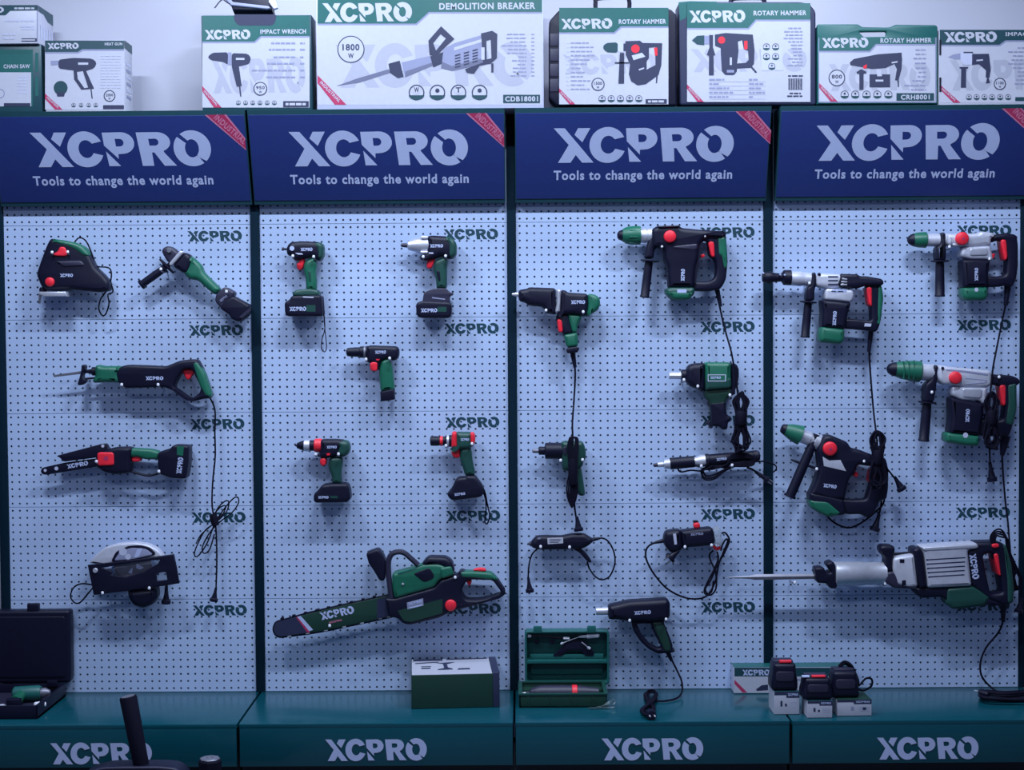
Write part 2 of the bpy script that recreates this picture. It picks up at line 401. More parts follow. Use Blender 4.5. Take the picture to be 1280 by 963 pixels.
for i in range(4):
    x0, x1 = W(XE[i][0], 254, DB).x, W(XE[i][1], 254, DB).x
    root = empty('sign_box', ((x0+x1)/2, 0, ZB)); org = root.location.copy()
    tag(root, f'leaning navy sign box with white lettering {SN[i]}', 'sign', 'navy sign boxes across the top')
    fr = Frame((0, -DB, ZB), (1, 0, 0), (0, -(DT-DB), ZT-ZB)); L = math.hypot(DT-DB, ZT-ZB)
    def fin(q):
        o = q.build(None, org); o.location = (0, 0, 0); o.parent = root; return o
    q = Part('housing')                        # wedge body: slanted front, flat top the cartons stand on
    # side profile in (toward room, up), extruded along x
    sf = Frame(((x0+x1)/2, 0, 0), (0, -1, 0), (0, 0, 1))
    prism(q, sf, [(0.012, ZB), (DB, ZB), (DT, ZT), (DT, ZT+.001), (0.012, ZT+.001)], DTEAL, (x1-x0)/2, 0.001)
    fin(q)
    q = Part('face_panel')
    prism(q, Frame(fr.w((x0+x1)/2, L/2, 0.001), fr.ex, fr.ey), rect(-(x1-x0)/2+.003, -L/2+.014, (x1-x0)/2-.003, L/2-.016), NAVY, 0.0016, .0008)
    fin(q)
    q = Part('lettering'); l = LH[i]; stamp(q, fr, 'LOGO', *l[:4], LETTER, lift=.0034); fin(q)
    q = Part('slogan'); stamp(q, fr, 'Tools to change the world again', *l[4:], LETTER, lift=.0034); fin(q)
    q = Part('corner_ribbon'); r = RB[i]
    flat(q, fr, r, PINK, .0030)
    g = lambda a, b, t: (a[0]+(b[0]-a[0])*t, a[1]+(b[1]-a[1])*t)
    flat(q, fr, [g(r[0], r[1], .12), g(r[0], r[1], .9), g(r[3], r[2], .82), g(r[3], r[2], .1)], RIB, .0034)
    m0, m1 = g(r[0], r[1], .5), g(r[3], r[2], .5)
    stamp(q, fr, 'INDUSTRIAL', (m0[0]+m1[0])/2, (m0[1]+m1[1])/2, math.hypot(m1[0]-m0[0], m1[1]-m0[1])*.92, 8, PINK, -math.degrees(math.atan2(m1[1]-m0[1], m1[0]-m0[0])), .0038)
    fin(q)
# ------------------------------------------------------------------ far left bay
def jigsaw():
    T = Tool('jigsaw', 'black and green corded jigsaw with red dial, high on the far left peg panel', 'jigsaw', (30, 285, 8), 0.055)
    T.plate('housing', [(285, 108), (420, 130), (560, 160), (640, 215), (700, 330), (730, 395), (800, 460), (870, 540), (870, 630), (760, 645), (640, 635), (480, 615), (240, 625), (195, 595), (150, 490), (148, 450), (200, 300), (250, 170)], BLK, .032, .014)
    T.plate('housing', [(340, 335), (600, 330), (640, 385), (420, 395)], CHAR, .036, .005)
    T.stamp('housing', 'LOGO', 425, 475, 130, 34, d=.088)
    T.plate('handle_grip', [(300, 112), (420, 128), (500, 142), (570, 165), (630, 205), (675, 270), (660, 292), (610, 285), (550, 235), (470, 198), (390, 178), (330, 152)], GRN, .035, .01)
    T.plate('trigger', [(385, 195), (435, 195), (455, 235), (460, 290), (330, 285), (325, 262), (370, 240)], RED, .038, .004)
    T.disc('speed_dial', (252, 540), 46, RED, .085, .097)
    T.plate('base_plate', [(185, 642), (455, 640), (462, 688), (240, 690), (195, 670)], SIL, .045, .003, ch=0)
    T.plate('blade', [(150, 655), (178, 655), (164, 757), (143, 757)], STL, .0012, .0004, ch=0)
    T.plate('blade_guard', [(170, 590), (215, 600), (210, 650), (165, 655)], BLK, .02, .003)
    T.tube('cord', [(860, 545), (885, 600), (885, 645), (840, 668, .07), (850, 760, .07), (815, 865), (775, 870), (748, 800), (765, 715), (800, 665), (850, 580), (872, 500), (868, 425), (830, 395), (720, 380), (690, 290), (640, 165), (595, 110), (545, 102), (505, 145)], .0026, RUB, .05)
    T.done(); hooks('jigsaw', (65, 315), (84.5, 314.5))
def angle_grinder():
    T = Tool('angle_grinder', 'green cordless angle grinder with black battery and side handle, hung diagonally', 'grinder', (160, 290, 8), 0.055)
    T.plate('gear_head', [(345, 195), (370, 155), (430, 142), (490, 180), (525, 225), (450, 335), (400, 295)], CHAR, .026, .01)
    T.disc('spindle', (408, 188), 24, STL, .07, .09)
    T.plate('guard_flange', [(540, 188), (582, 205), (452, 350), (424, 325)], SIL, .034, .004)
    T.plate('motor_collar', [(585, 203), (650, 250), (640, 340), (610, 425), (545, 402), (462, 345)], BLK, .032, .014)
    T.plate('body', [(630, 240), (665, 262), (745, 338), (765, 405), (935, 575), (880, 635), (775, 550), (705, 482), (625, 477), (560, 412), (625, 330)], GRN, .028, .014)
    T.plate('battery_mount', [(980, 548), (1085, 605), (1050, 680), (945, 770), (880, 695), (895, 620)], CHAR, .030, .008)
    T.plate('battery', [(1062, 640), (1236, 738), (1215, 830), (1125, 905), (1045, 870), (1030, 832), (930, 765), (985, 690)], BLK, .034, .009)
    T.stamp('battery_mount', 'LOGO', 955, 665, 90, 24, MGREY, 40)
    T.flat('battery', [(1210, 765), (1232, 785), (1140, 865), (1112, 850)], CHAR, .0895)
    T.lathe('side_handle', (420, 325), (125, 535), [(0, 22), (55, 22), (60, 44), (75, 44), (85, 36), (200, 40), (330, 38), (335, 52), (360, 50)], BLK)
    T.lathe('handle_bar', (318, 272), (455, 412), [(0, 10), (80, 18), (110, 18), (196, 10)], BLK, .06)
    T.done(); hooks('angle grinder', (201, 336), (283, 364))
def reciprocating_saw():
    T = Tool('reciprocating_saw', 'long black and green reciprocating saw with thin blade, its cord hanging to a coil', 'saw', (60, 430, 8), 0.052)
    T.plate('blade', [(50, 313), (320, 274), (440, 258), (440, 288), (320, 302), (60, 334)], STL, .0014, .0005, ch=0)
    T.plate('shoe', [(348, 203), (388, 215), (375, 268), (350, 335), (400, 368), (345, 415), (303, 412), (330, 330), (345, 268)], BLK, .018, .003)
    T.lathe('plunger', (370, 275), (500, 275), [(0, 16), (60, 22), (75, 44), (130, 44)], BLK)
    T.tube('shoe>strut', [(375, 350), (480, 340)], .0035, BLK)
    T.plate('nose', [(482, 240), (508, 205), (560, 222), (760, 222), (720, 300), (740, 388), (600, 382), (465, 390), (462, 355), (490, 320)], GRN, .030, .014)
    T.plate('housing', [(690, 285), (745, 225), (810, 208), (1000, 214), (1190, 224), (1340, 165), (1450, 153), (1505, 156), (1560, 260), (1640, 500), (1635, 545), (1580, 545), (1450, 577), (1385, 553), (1270, 470), (1180, 430), (950, 438), (800, 442), (740, 405), (712, 370)], BLK, .029, .010,
            holes=[[(1312, 340), (1365, 255), (1450, 250), (1490, 330), (1545, 420), (1530, 492), (1450, 545), (1400, 530), (1270, 430)]])
    T.stamp('housing', 'LOGO', 1065, 344, 178, 38)
    T.plate('handle_grip', [(1445, 185), (1502, 165), (1580, 300), (1648, 510), (1625, 540), (1570, 520), (1520, 400), (1470, 270)], GRN, .024, .010, d=.058)
    T.plate('trigger', [(1345, 250), (1465, 252), (1482, 290), (1445, 312), (1428, 355), (1395, 362), (1360, 300)], RED, .012, .005)
    c = [(262, 497), (267, 507), (269, 518), (268.5, 540), (269, 570), (266, 602), (265, 628), (266.5, 642), (270, 662), (271, 700), (270, 738)]
    T.c = Crop(0, 0, 1)
    T.tube('cord', [(x, y, .045 if k else .052) for k, (x, y) in enumerate(c)], .0030, RUB)
    for L in ([(266, 650), (272, 636), (281, 627), (286, 628), (283, 640), (270, 653), (256, 664), (246, 683), (243, 694), (248, 695), (259, 679), (268, 655)],
              [(268, 655), (279, 638), (291, 624), (297, 622), (298, 629), (290, 641), (272, 655), (261, 668), (253, 684), (255, 692), (262, 687), (268, 668)],
              [(264, 655), (268, 643), (276, 634), (282, 633), (279, 642), (268, 654), (252, 668), (245, 680)]):
        T.tube('cord', [(x, y, .043+.004*(k % 3)) for k, (x, y) in enumerate(L)], .0024, RUB)
    T.lathe('cord>tie', (266, 643), (270, 658), [(0, 4.5), (6, 5.2), (15, 4.2)], RUB, .045, 10)
    T.plug('cord>plug', (270, 735), (267, 752), r0=1.6, r1=5.2, d=.045, prongs=False)
    T.done(); hooks('reciprocating saw', (152, 480.5), (197.5, 480.5))
def mini_chain_saw():
    T = Tool('mini_chain_saw', 'small cordless pruning chain saw with red cover, below the reciprocating saw', 'chain saw', (40, 530, 8), 0.05)
    T.plate('guide_bar', [(88, 470), (105, 438), (330, 388), (660, 345), (690, 420), (320, 482), (140, 512), (100, 502)], BLK, .004, .0015)
    T.stamp('guide_bar', 'LOGO', 455, 410, 215, 46, ang=9.5)
    for x, y, r in ((132, 466, 15), (244, 447, 20), (640, 374, 14)): T.flat('guide_bar', circ(x, y, r, 12), LGREY)
    T.plate('chain_guard', [(245, 320), (440, 268), (700, 200), (755, 195), (770, 240), (800, 250), (700, 330), (320, 378), (290, 338)], BLK, .012, .004)
    T.flat('chain_guard', circ(708, 222, 16, 12), LGREY)
    T.plate('housing', [(655, 310), (800, 240), (880, 228), (1015, 230), (1015, 290), (1000, 330), (1000, 478), (960, 492), (850, 502), (740, 480), (655, 420)], BLK, .030, .012)
    T.plate('side_cover', [(658, 285), (822, 283), (828, 415), (662, 420)], RED, .012, .005, d=.073)
    T.flat('side_cover', circ(740, 345, 24, 14), RIB)
    T.plate('handle', [(960, 248), (1030, 240), (1200, 250), (1290, 275), (1290, 355), (1130, 352), (1060, 325), (1000, 335)], GRN, .022, .010)
    T.plate('trigger', [(1000, 340), (1050, 300), (1092, 320), (1102, 375), (1010, 382)], RED, .014, .005)
    T.tube('hand_guard', [(985, 475), (1160, 518), (1285, 490)], .0042, BLK)
    T.plate('battery_base', [(1270, 292), (1320, 262), (1400, 245), (1430, 205), (1588, 212), (1585, 380), (1560, 542), (1410, 535), (1285, 492)], BLK, .034, .008)
    T.flat('battery_base', [(1450, 225), (1520, 225), (1510, 320), (1450, 310)], GRN)
    T.stamp('battery_base', 'LOGO', 1478, 418, 165, 55, ang=82)
    T.done(); hooks('mini chain saw', (120.5, 576.5), (198.5, 589))
def circular_saw():
    T = Tool('circular_saw', 'circular saw hung with its black base plate and silver blade facing out', 'circular saw', (80, 660, 8), 0.05)
    T.plate('blade_guard', [(262, 345), (330, 262), (430, 185), (560, 150), (720, 138), (850, 158), (950, 208), (1010, 285), (700, 345), (480, 375)], ALU, .024, .008)
    T.plate('housing', [(470, 340), (520, 240), (640, 182), (760, 172), (860, 196), (925, 262), (700, 330)], BLK, .004, .002, d=.076)
    T.plate('housing', [(500, 330), (565, 232), (680, 200), (820, 212), (895, 268), (700, 312)], MGREY, .003, .001, d=.080)
    for a, b in (((590, 240), 40), ((640, 290), 30)): T.flat('housing', circ(*a, b, 12), LGREY)
    T.flat('housing', [(735, 205), (785, 205), (750, 290), (700, 300)], LETTER)
    T.disc('saw_blade', (690, 385), 190, STL, .066, .070)
    T.plate('base_plate', [(240, 372), (700, 318), (1100, 263), (1130, 400), (1155, 555), (1000, 580), (640, 630), (300, 672), (265, 500)], BLK, .006, .003, d=.088, ch=0,
            holes=[[(370, 398), (520, 375), (700, 345), (962, 318), (940, 360), (800, 440), (620, 490), (470, 470), (500, 440)], [(925, 455), (1020, 440), (1035, 520), (932, 532)]])
    T.disc('base_plate>bolt', (310, 430), 26, SIL, .092, .099)
    for q in ([(640, 450), (690, 390), (680, 460)], [(730, 360), (800, 400), (760, 420), (720, 400)], [(400, 400), (480, 385), (470, 430), (410, 430)]): T.flat('saw_blade', q, LETTER, .0705)
    T.plate('motor', [(650, 600), (945, 580), (950, 680), (900, 760), (800, 795), (710, 765), (660, 690)], BLK, .038, .02)
    T.tube('cord', [(300, 575), (180, 560), (95, 600), (66, 690), (110, 752), (165, 745), (230, 670), (300, 590)], .0028, RUB)
    T.tube('cord/2', [(950, 570), (1025, 565), (1025, 590)], .0028, RUB)
    T.plug('cord/2>plug', (1025, 580), (1020, 762), r0=14, r1=46, prongs=False)
    T.done(); hooks('circular saw', (128, 741), (186.5, 735))
def open_black_case():
    xr = W(82, 866, .06).x; xl = xr-.46; d0, d1, h = .055, .375, .045
    T = Tool('tool_case', 'open black tool case with tall lid standing on the far left plinth', 'case')
    P = T.P('tray')
    bx(P, (xl, xr), (-d1, -d0), (DECK+.0005, DECK+.008), BLK, .003)
    for x, y in (((xl, xr), (-d1, -d1+.008)), ((xl, xr), (-d0-.008, -d0)), ((xl, xl+.008), (-d1, -d0)), ((xr-.008, xr), (-d1, -d0))): bx(P, x, y, (DECK+.0005, DECK+h), BLK, .0035)
    bx(P, (xl+.01, xr-.01), (-d1+.012, -d0-.01), (DECK+.008, DECK+.016), CHAR, .004)
    z1 = W(60, 762.5, .04).z; xt = W(89, 765, .04).x
    fr = VF(.034)
    prism(T.P('lid'), fr, chaikin([(xl, DECK+h+.001), (xt-.004, DECK+h+.001), (xt, DECK+h+.03), (xt, z1), (xl, z1)], 2), BLK, .026, .010)
    prism(T.P('lid'), VF(.058), chaikin([(xl+.02, DECK+h+.02), (xt-.016, DECK+h+.02), (xt-.016, z1-.02), (xl+.02, z1-.02)], 2), BLK, .004, .003)
    a, b = W(34.5, 755, .05), W(48.5, 755, .05); bx(T.P('lid>latch'), (a.x, b.x), (-.058, -.034), (z1-.004, a.z), BLK, .002)
    for k in (-.34, -.06): bx(T.P('hinge' if k < -.2 else 'hinge/2'), (xr+k, xr+k+.035), (-.075, -.055), (DECK+h-.008, DECK+h+.012), BLK, .003)
    T.done()
    D = Tool('cordless_drill', 'small green cordless drill lying in the open black case', 'drill')
    z = DECK+.016
    p0, p1 = Vector((W(14, 866, .22).x, -.20, z+.027)), Vector((W(50, 866, .22).x, -.20, z+.030))
    lathe_w(D.P('body'), p0, p1, [(0, .018), (.006, .024), (.085, .026), (.095, .022)], TEAL, 18)
    lathe_w(D.P('chuck'), p1, p1+(p1-p0).normalized()*.03, [(-.004, .016), (.012, .017), (.028, .008)], STL, 14)
    hp = Vector((p0.x+.03, -.20, z+.027)); lathe_w(D.P('handle'), hp, hp+Vector((.008, -.105, -.006)), [(0, .018), (.05, .017), (.10, .021)], GRN, 16)
    bx(D.P('battery'), (hp.x-.012, hp.x+.034), (-.335, -.305), (z+.001, z+.04), BLK, .006); D.done()
    for n, (px, py, l) in enumerate(((49, 870, 'pale round bit holder in the open black case, right of the green drill'), (3.5, 878, 'grey metal fitting in the front left corner of the open black case'))):
        B = Tool('bit_holder', l, 'bit holder'); d = .30 if n == 0 else .33
        a = W(px, py, d); a.z = z+.0125; lathe_w(B.P('barrel'), a+Vector((-.014, -.012, 0)), a+Vector((.02, .016, 0)), [(0, .008), (.004, .012), (.02, .012), (.024, .009), (.038, .009)], WHT if n == 0 else ALU, 14); B.done()
# ------------------------------------------------------------------ second bay
def impact_driver():
    T = Tool('impact_driver', 'cordless impact driver with short black nose and a wrist strap, on a green-patched battery', 'impact driver', (330, 290, 8), .055)
    T.plate('motor_housing', [(233, 215), (236, 150), (270, 105), (380, 95), (560, 103), (600, 140), (602, 230), (580, 285), (540, 295), (510, 252), (440, 262), (310, 295), (300, 255), (250, 238)], BLK, .031, .016)
    T.flat('motor_housing', circ(280, 165, 24, 14), LETTER, lift=.001); T.flat('motor_housing', [(310, 210), (380, 212), (390, 228), (340, 226)], LGREY, lift=.001)
    T.stamp('motor_housing', 'LOGO', 425, 175, 120, 34)
    T.lathe('anvil', (178, 172), (250, 172), [(0, 16), (18, 18), (22, 11), (60, 14)], CHAR)
    T.plate('rear_cap', [(505, 110), (575, 106), (604, 140), (604, 240), (578, 292), (545, 265), (530, 180)], DGR, .033, .014)
    T.plate('handle', [(430, 282), (505, 250), (535, 320), (520, 400), (530, 480), (530, 590), (425, 585), (420, 470), (398, 375), (402, 320)], GRN, .022, .014)
    T.plate('handle', [(445, 390), (478, 385), (482, 500), (462, 510)], DGR, .024, .004, ch=2)
    T.plate('handle', [(298, 615), (330, 583), (450, 570), (545, 582), (562, 605), (562, 648), (298, 648)], DGR, .034, .008)
    T.plate('battery', [(290, 640), (580, 632), (590, 690), (602, 830), (580, 846), (250, 847), (224, 822), (218, 705), (268, 682)], BLK, .038, .009)
    T.flat('battery', rect(425, 732, 515, 798), DGR); T.stamp('battery', 'LOGO', 338, 770, 168, 44)
    T.flat('battery', [(390, 645), (495, 650), (495, 662), (390, 657)], LGREY)
    T.plate('trigger', [(360, 272), (414, 262), (402, 325), (385, 382), (342, 386), (325, 320), (352, 310)], RED, .014, .005)
    T.c = Crop(0, 0, 1)
    T.tube('wrist_strap', [(404, 371, .07), (405, 390, .07), (406, 411, .05), (402.5, 424, .045), (402, 436, .045), (405, 440, .045), (408, 436, .045), (407.5, 424, .045), (406, 411, .048), (404.5, 390, .06)], .0018, CHAR)
    T.done(); hooks('short-nosed impact driver', (366, 319.5), (392, 320.5))
def impact_wrench_cordless():
    T = Tool('impact_wrench', 'cordless impact wrench with silver cast nose on a black battery', 'impact wrench', (490, 290, 8), .055)
    T.lathe('nose', (152, 137), (375, 133), [(0, 22), (12, 46), (55, 58), (95, 72), (150, 78), (220, 80)], SIL)
    for y in (58, 205): T.lathe('nose', (285, y), (362, y), [(0, 12), (8, 17), (70, 17), (76, 12)], SIL, .075)
    T.lathe('anvil', (88, 132), (165, 137), [(0, 14), (20, 20), (60, 22), (75, 22)], CHAR)
    T.plate('motor_housing', [(358, 58), (382, 38), (500, 44), (560, 48), (622, 80), (645, 125), (646, 232), (600, 276), (555, 270), (500, 242), (430, 272), (350, 290), (282, 286), (280, 232), (358, 222)], BLK, .033, .016)
    T.stamp('motor_housing', 'LOGO', 445, 140, 130, 34)
    T.flat('motor_housing', [(365, 205), (410, 205), (415, 220), (370, 218)], LGREY)
    T.plate('rear_cap', [(520, 52), (565, 48), (624, 80), (648, 125), (648, 232), (600, 278), (560, 245), (560, 120)], DGR, .035, .014)
    T.plate('handle', [(430, 288), (520, 248), (560, 285), (550, 400), (552, 500), (548, 572), (446, 572), (440, 480), (420, 405), (415, 350)], DGR, .023, .014)
    T.plate('handle', [(445, 390), (480, 385), (492, 490), (470, 500)], BLK, .025, .004, ch=2)
    T.plate('trigger', [(385, 275), (440, 256), (415, 320), (395, 370), (350, 366), (345, 302)], RED, .014, .005)
    T.plate('battery_mount', [(440, 566), (548, 566), (572, 600), (612, 610), (612, 634), (575, 645), (585, 712), (300, 712), (312, 690), (322, 612), (362, 588)], CHAR, .032, .003)
    T.flat('battery_mount', [(400, 652), (530, 668), (530, 680), (400, 664)], MGREY)
    T.plate('battery', [(305, 690), (582, 700), (602, 740), (596, 842), (572, 862), (280, 862), (250, 832), (244, 715)], BLK, .038, .009)
    T.flat('battery', rect(455, 750, 545, 800), DGR); T.stamp('battery', 'LOGO', 370, 785, 165, 40)
    T.done(); hooks('silver-nosed cordless impact wrench', (529, 320.5), (557, 319.5))
def slim_drill():
    T = Tool('cordless_drill', 'slim cordless drill with battery inside its green pistol handle, centre of the second bay', 'drill', (400, 410, 8), .052)
    T.lathe('chuck', (262, 243), (492, 243), [(0, 22), (14, 42), (60, 47), (135, 50), (140, 57), (178, 60), (230, 64)], BLK)
    T.lathe('chuck>ring', (440, 243), (465, 243), [(0, 60), (3, 63), (18, 63), (22, 60)], STL)
    T.plate('motor_housing', [(468, 188), (505, 174), (640, 180), (770, 184), (792, 212), (796, 260), (784, 308), (740, 332), (690, 302), (610, 330), (592, 432), (545, 400), (520, 352), (490, 352), (470, 312)], BLK, .028, .014)
    T.stamp('motor_housing', 'LOGO', 605, 243, 110, 32)
    T.plate('handle', [(610, 330), (655, 305), (704, 302), (726, 390), (748, 610), (742, 625), (608, 642), (600, 540), (592, 430)], GRN, .022, .014)
    T.plate('battery', [(606, 636), (746, 606), (750, 716), (612, 736)], BLK, .0225, .006, ch=0)
    T.plate('trigger', [(506, 344), (584, 338), (580, 434), (508, 428)], RED, .0295, .004)
    T.flat('motor_housing', [(560, 312), (600, 312), (585, 328), (565, 325)], RED, lift=.001)
    T.done(); hooks('slim cordless drill', (457.5, 448.7), (487, 447.5))
def drill_white_ring():
    T = Tool('cordless_drill', 'cordless drill with red collar, white chuck ring and green back', 'drill', (340, 530, 8), .054)
    T.lathe('chuck', (230, 218), (430, 218), [(0, 6), (16, 12), (20, 26), (60, 44), (95, 54), (200, 54)], BLK)
    T.lathe('chuck>ring', (322, 218), (382, 218), [(0, 54), (4, 58), (54, 58), (58, 54)], SIL)
    T.lathe('clutch_ring', (424, 217), (500, 217), [(0, 58), (10, 68), (60, 70), (76, 66)], RED)
    T.plate('motor_housing', [(492, 152), (650, 152), (735, 160), (690, 310), (600, 330), (520, 345), (455, 325), (470, 285), (490, 285)], BLK, .030, .014)
    T.stamp('motor_housing', 'LOGO', 597, 233, 100, 28)
    T.flat('motor_housing', [(545, 295), (585, 292), (575, 315), (550, 316)], RED, lift=.001)
    T.plate('rear_cap', [(655, 162), (752, 164), (782, 200), (786, 260), (762, 310), (712, 332), (640, 300), (670, 240)], DGR, .032, .014)
    T.plate('handle', [(578, 332), (690, 325), (716, 355), (702, 420), (696, 500), (702, 600), (606, 600), (600, 520), (565, 430)], DGR, .022, .013)
    T.plate('battery', [(508, 605), (600, 592), (762, 590), (782, 640), (796, 740), (762, 776), (440, 782), (424, 752), (430, 690), (475, 655)], BLK, .036, .010)
    T.stamp('battery', 'LOGO', 513, 735, 105, 26); T.flat('battery', rect(585, 722, 655, 745), DGR)
    T.plate('trigger', [(486, 340), (548, 335), (545, 404), (520, 420), (488, 406)], RED, .025, .005)
    T.done(); hooks('red-collared drill with green back', (394.5, 567.5), (423, 567.3))
def drill_red():
    T = Tool('cordless_drill', 'cordless drill with red collar and red back, a loop strap at its battery', 'drill', (500, 530, 8), .054)
    T.lathe('chuck', (302, 173), (520, 171), [(0, 36), (8, 48), (60, 50), (95, 46), (150, 46), (155, 56), (218, 60)], BLK)
    T.lathe('chuck>stripe', (400, 172), (430, 172), [(0, 46), (3, 48.5), (27, 48.5), (30, 46)], RED)
    T.lathe('chuck>ring', (468, 172), (494, 172), [(0, 57), (3, 61), (22, 61), (25, 57)], SIL)
    T.plate('clutch_ring', [(520, 82), (550, 76), (572, 90), (575, 230), (545, 240), (515, 232)], RED, .032, .012)
    T.plate('motor_housing', [(560, 80), (720, 84), (725, 205), (700, 250), (600, 250), (510, 265), (500, 240), (560, 235)], DGR, .030, .013)
    T.stamp('motor_housing', 'LOGO', 648, 157, 85, 26)
    T.plate('rear_cap', [(700, 84), (742, 84), (757, 150), (742, 216), (700, 208)], RED, .031, .012)
    T.plate('handle', [(598, 245), (702, 215), (718, 260), (722, 340), (752, 485), (746, 515), (655, 522), (640, 470), (600, 360)], DGR, .022, .013)
    T.plate('battery', [(560, 550), (600, 528), (660, 528), (660, 512), (752, 512), (835, 625), (836, 700), (800, 726), (530, 760), (490, 732), (472, 690), (520, 640)], BLK, .036, .010)
    T.stamp('battery', 'LOGO', 597, 703, 110, 27, ang=6)
    T.plate('trigger', [(510, 262), (602, 240), (598, 340), (552, 342), (520, 312)], RED, .014, .005)
    T.c = Crop(0, 0, 1)
    T.tube('wrist_strap', [(600.5, 605, .075), (606, 615, .07), (609, 630, .05), (612, 645, .045), (609, 655, .045), (606, 652, .045), (607.5, 640, .045), (607, 625, .05), (603, 612, .065)], .0026, RUB)
    T.done(); hooks('drill with red back', (557.5, 556.8), (590, 554.5))
def chainsaw():
    T = Tool('chainsaw', 'large green chainsaw with long bar pointing left, low on the second bay', 'chainsaw', (330, 680, 8), .060)
    T.plate('saw_chain', [(80, 850), (108, 776), (440, 682), (840, 590), (1260, 500), (1300, 735), (1000, 800), (620, 880), (430, 912), (150, 946), (100, 912)], BLK, .0042, .001)
    T.plate('guide_bar', [(96, 850), (120, 785), (340, 725), (840, 604), (1300, 505), (1300, 715), (1000, 782), (620, 862), (480, 885), (160, 930), (112, 905)], OLV, .006, .001)
    T.flat('guide_bar', [(96, 850), (120, 787), (340, 727), (455, 886), (160, 928), (112, 903)], DNAVY, lift=.0004)
    T.flat('guide_bar', [(320, 735), (345, 727), (460, 885), (435, 890)], RIB, lift=.0007)
    T.flat('guide_bar', [(332, 730), (368, 722), (492, 862), (452, 874)], LETTER, lift=.0010)
    T.flat('guide_bar', [(1130, 560), (1300, 520), (1300, 712), (1130, 752)], DNAVY, lift=.0004)
    T.stamp('guide_bar', 'LOGO', 730, 692, 345, 82, ang=11.5, d=.0665); T.stamp('guide_bar', 'INDUSTRIAL', 717, 775, 135, 20, PINK, 12, d=.0665)
    for x, y in ((255, 925), (438, 895), (620, 865), (803, 830), (980, 792), (1160, 745), (1250, 728)):
        T.plate('saw_chain', [(x-22, y+8), (x-10, y-16), (x+20, y-20), (x+18, y+6)], SIL, .0055, .001, ch=0)
    for k in range(9):
        x = 180+k*115; y = 752-k*27
        T.plate('saw_chain', [(x-20, y+4), (x-8, y-18), (x+22, y-18), (x+18, y+4)], BLK, .005, .001, ch=0)
    T.c = Crop(450, 670, 6.4)
    T.plate('hand_guard', [(52, 130), (150, 94), (186, 140), (215, 205), (205, 345), (165, 356), (110, 262), (76, 220)], BLK, .030, .008)
    T.tube('front_handle', [(250, 500), (232, 350), (228, 210), (262, 142), (340, 132), (405, 180), (465, 235)], .0095, CHAR, .085)
    T.plate('body', [(262, 292), (420, 250), (520, 213), (640, 213), (752, 262), (755, 300), (640, 342), (600, 402), (280, 495), (262, 400)], GRN, .038, .012)
    T.plate('body', [(430, 290), (560, 240), (600, 300), (590, 330), (520, 360)], BLK, .040, .003)
    T.flat('body', [(300, 300), (430, 262), (500, 228), (500, 236), (430, 272), (305, 310)], TEAL, .0985); T.disc('body', (342, 388), 10, SIL, .096, .102)
    T.plate('top_cover', [(495, 215), (550, 158), (690, 163), (740, 198), (757, 262), (755, 292), (640, 225), (520, 228)], BLK, .036, .012)
    T.plate('body', [(640, 245), (735, 228), (757, 300), (655, 335)], GRN, .042, .008)
    T.plate('crankcase', [(205, 485), (280, 492), (600, 402), (650, 345), (790, 300), (800, 268), (880, 285), (1050, 292), (1105, 348), (1168, 440), (1152, 472), (1010, 522), (780, 582), (720, 602), (640, 642), (400, 702), (350, 690), (300, 642), (235, 642)], BLK, .036, .009,
            holes=[[(822, 400), (858, 350), (900, 340), (1062, 345), (1132, 440), (1112, 470), (950, 502), (850, 502), (815, 445)]], d=.062)
    T.flat('crankcase', [(300, 600), (660, 505), (660, 620), (410, 690), (350, 680)], OLV, lift=.0006)
    T.plate('rear_grip', [(800, 280), (900, 278), (1050, 288), (1108, 345), (1060, 345), (900, 330), (810, 328)], GRN, .030, .008, d=.07)
    T.plate('lockout_lever', [(898, 270), (960, 253), (1005, 260), (1012, 284), (930, 282)], RED, .012, .004, d=.07)
    T.plate('trigger', [(842, 350), (898, 348), (890, 385), (872, 402)], RED, .012, .004, d=.07)
    T.disc('cap_knob', (725, 560), 46, RED, .095, .108)
    T.flat('crankcase', [(375, 535), (505, 500), (508, 560), (380, 590)], MGREY, .0985); T.stamp('crankcase', 'LOGO', 440, 533, 115, 24, LETTER, 13, d=.0992); T.flat('crankcase', [(392, 574), (498, 549), (499, 559), (394, 584)], LETTER, .0992)
    T.done(); hooks('chainsaw', (412, 782), (569, 721.5))
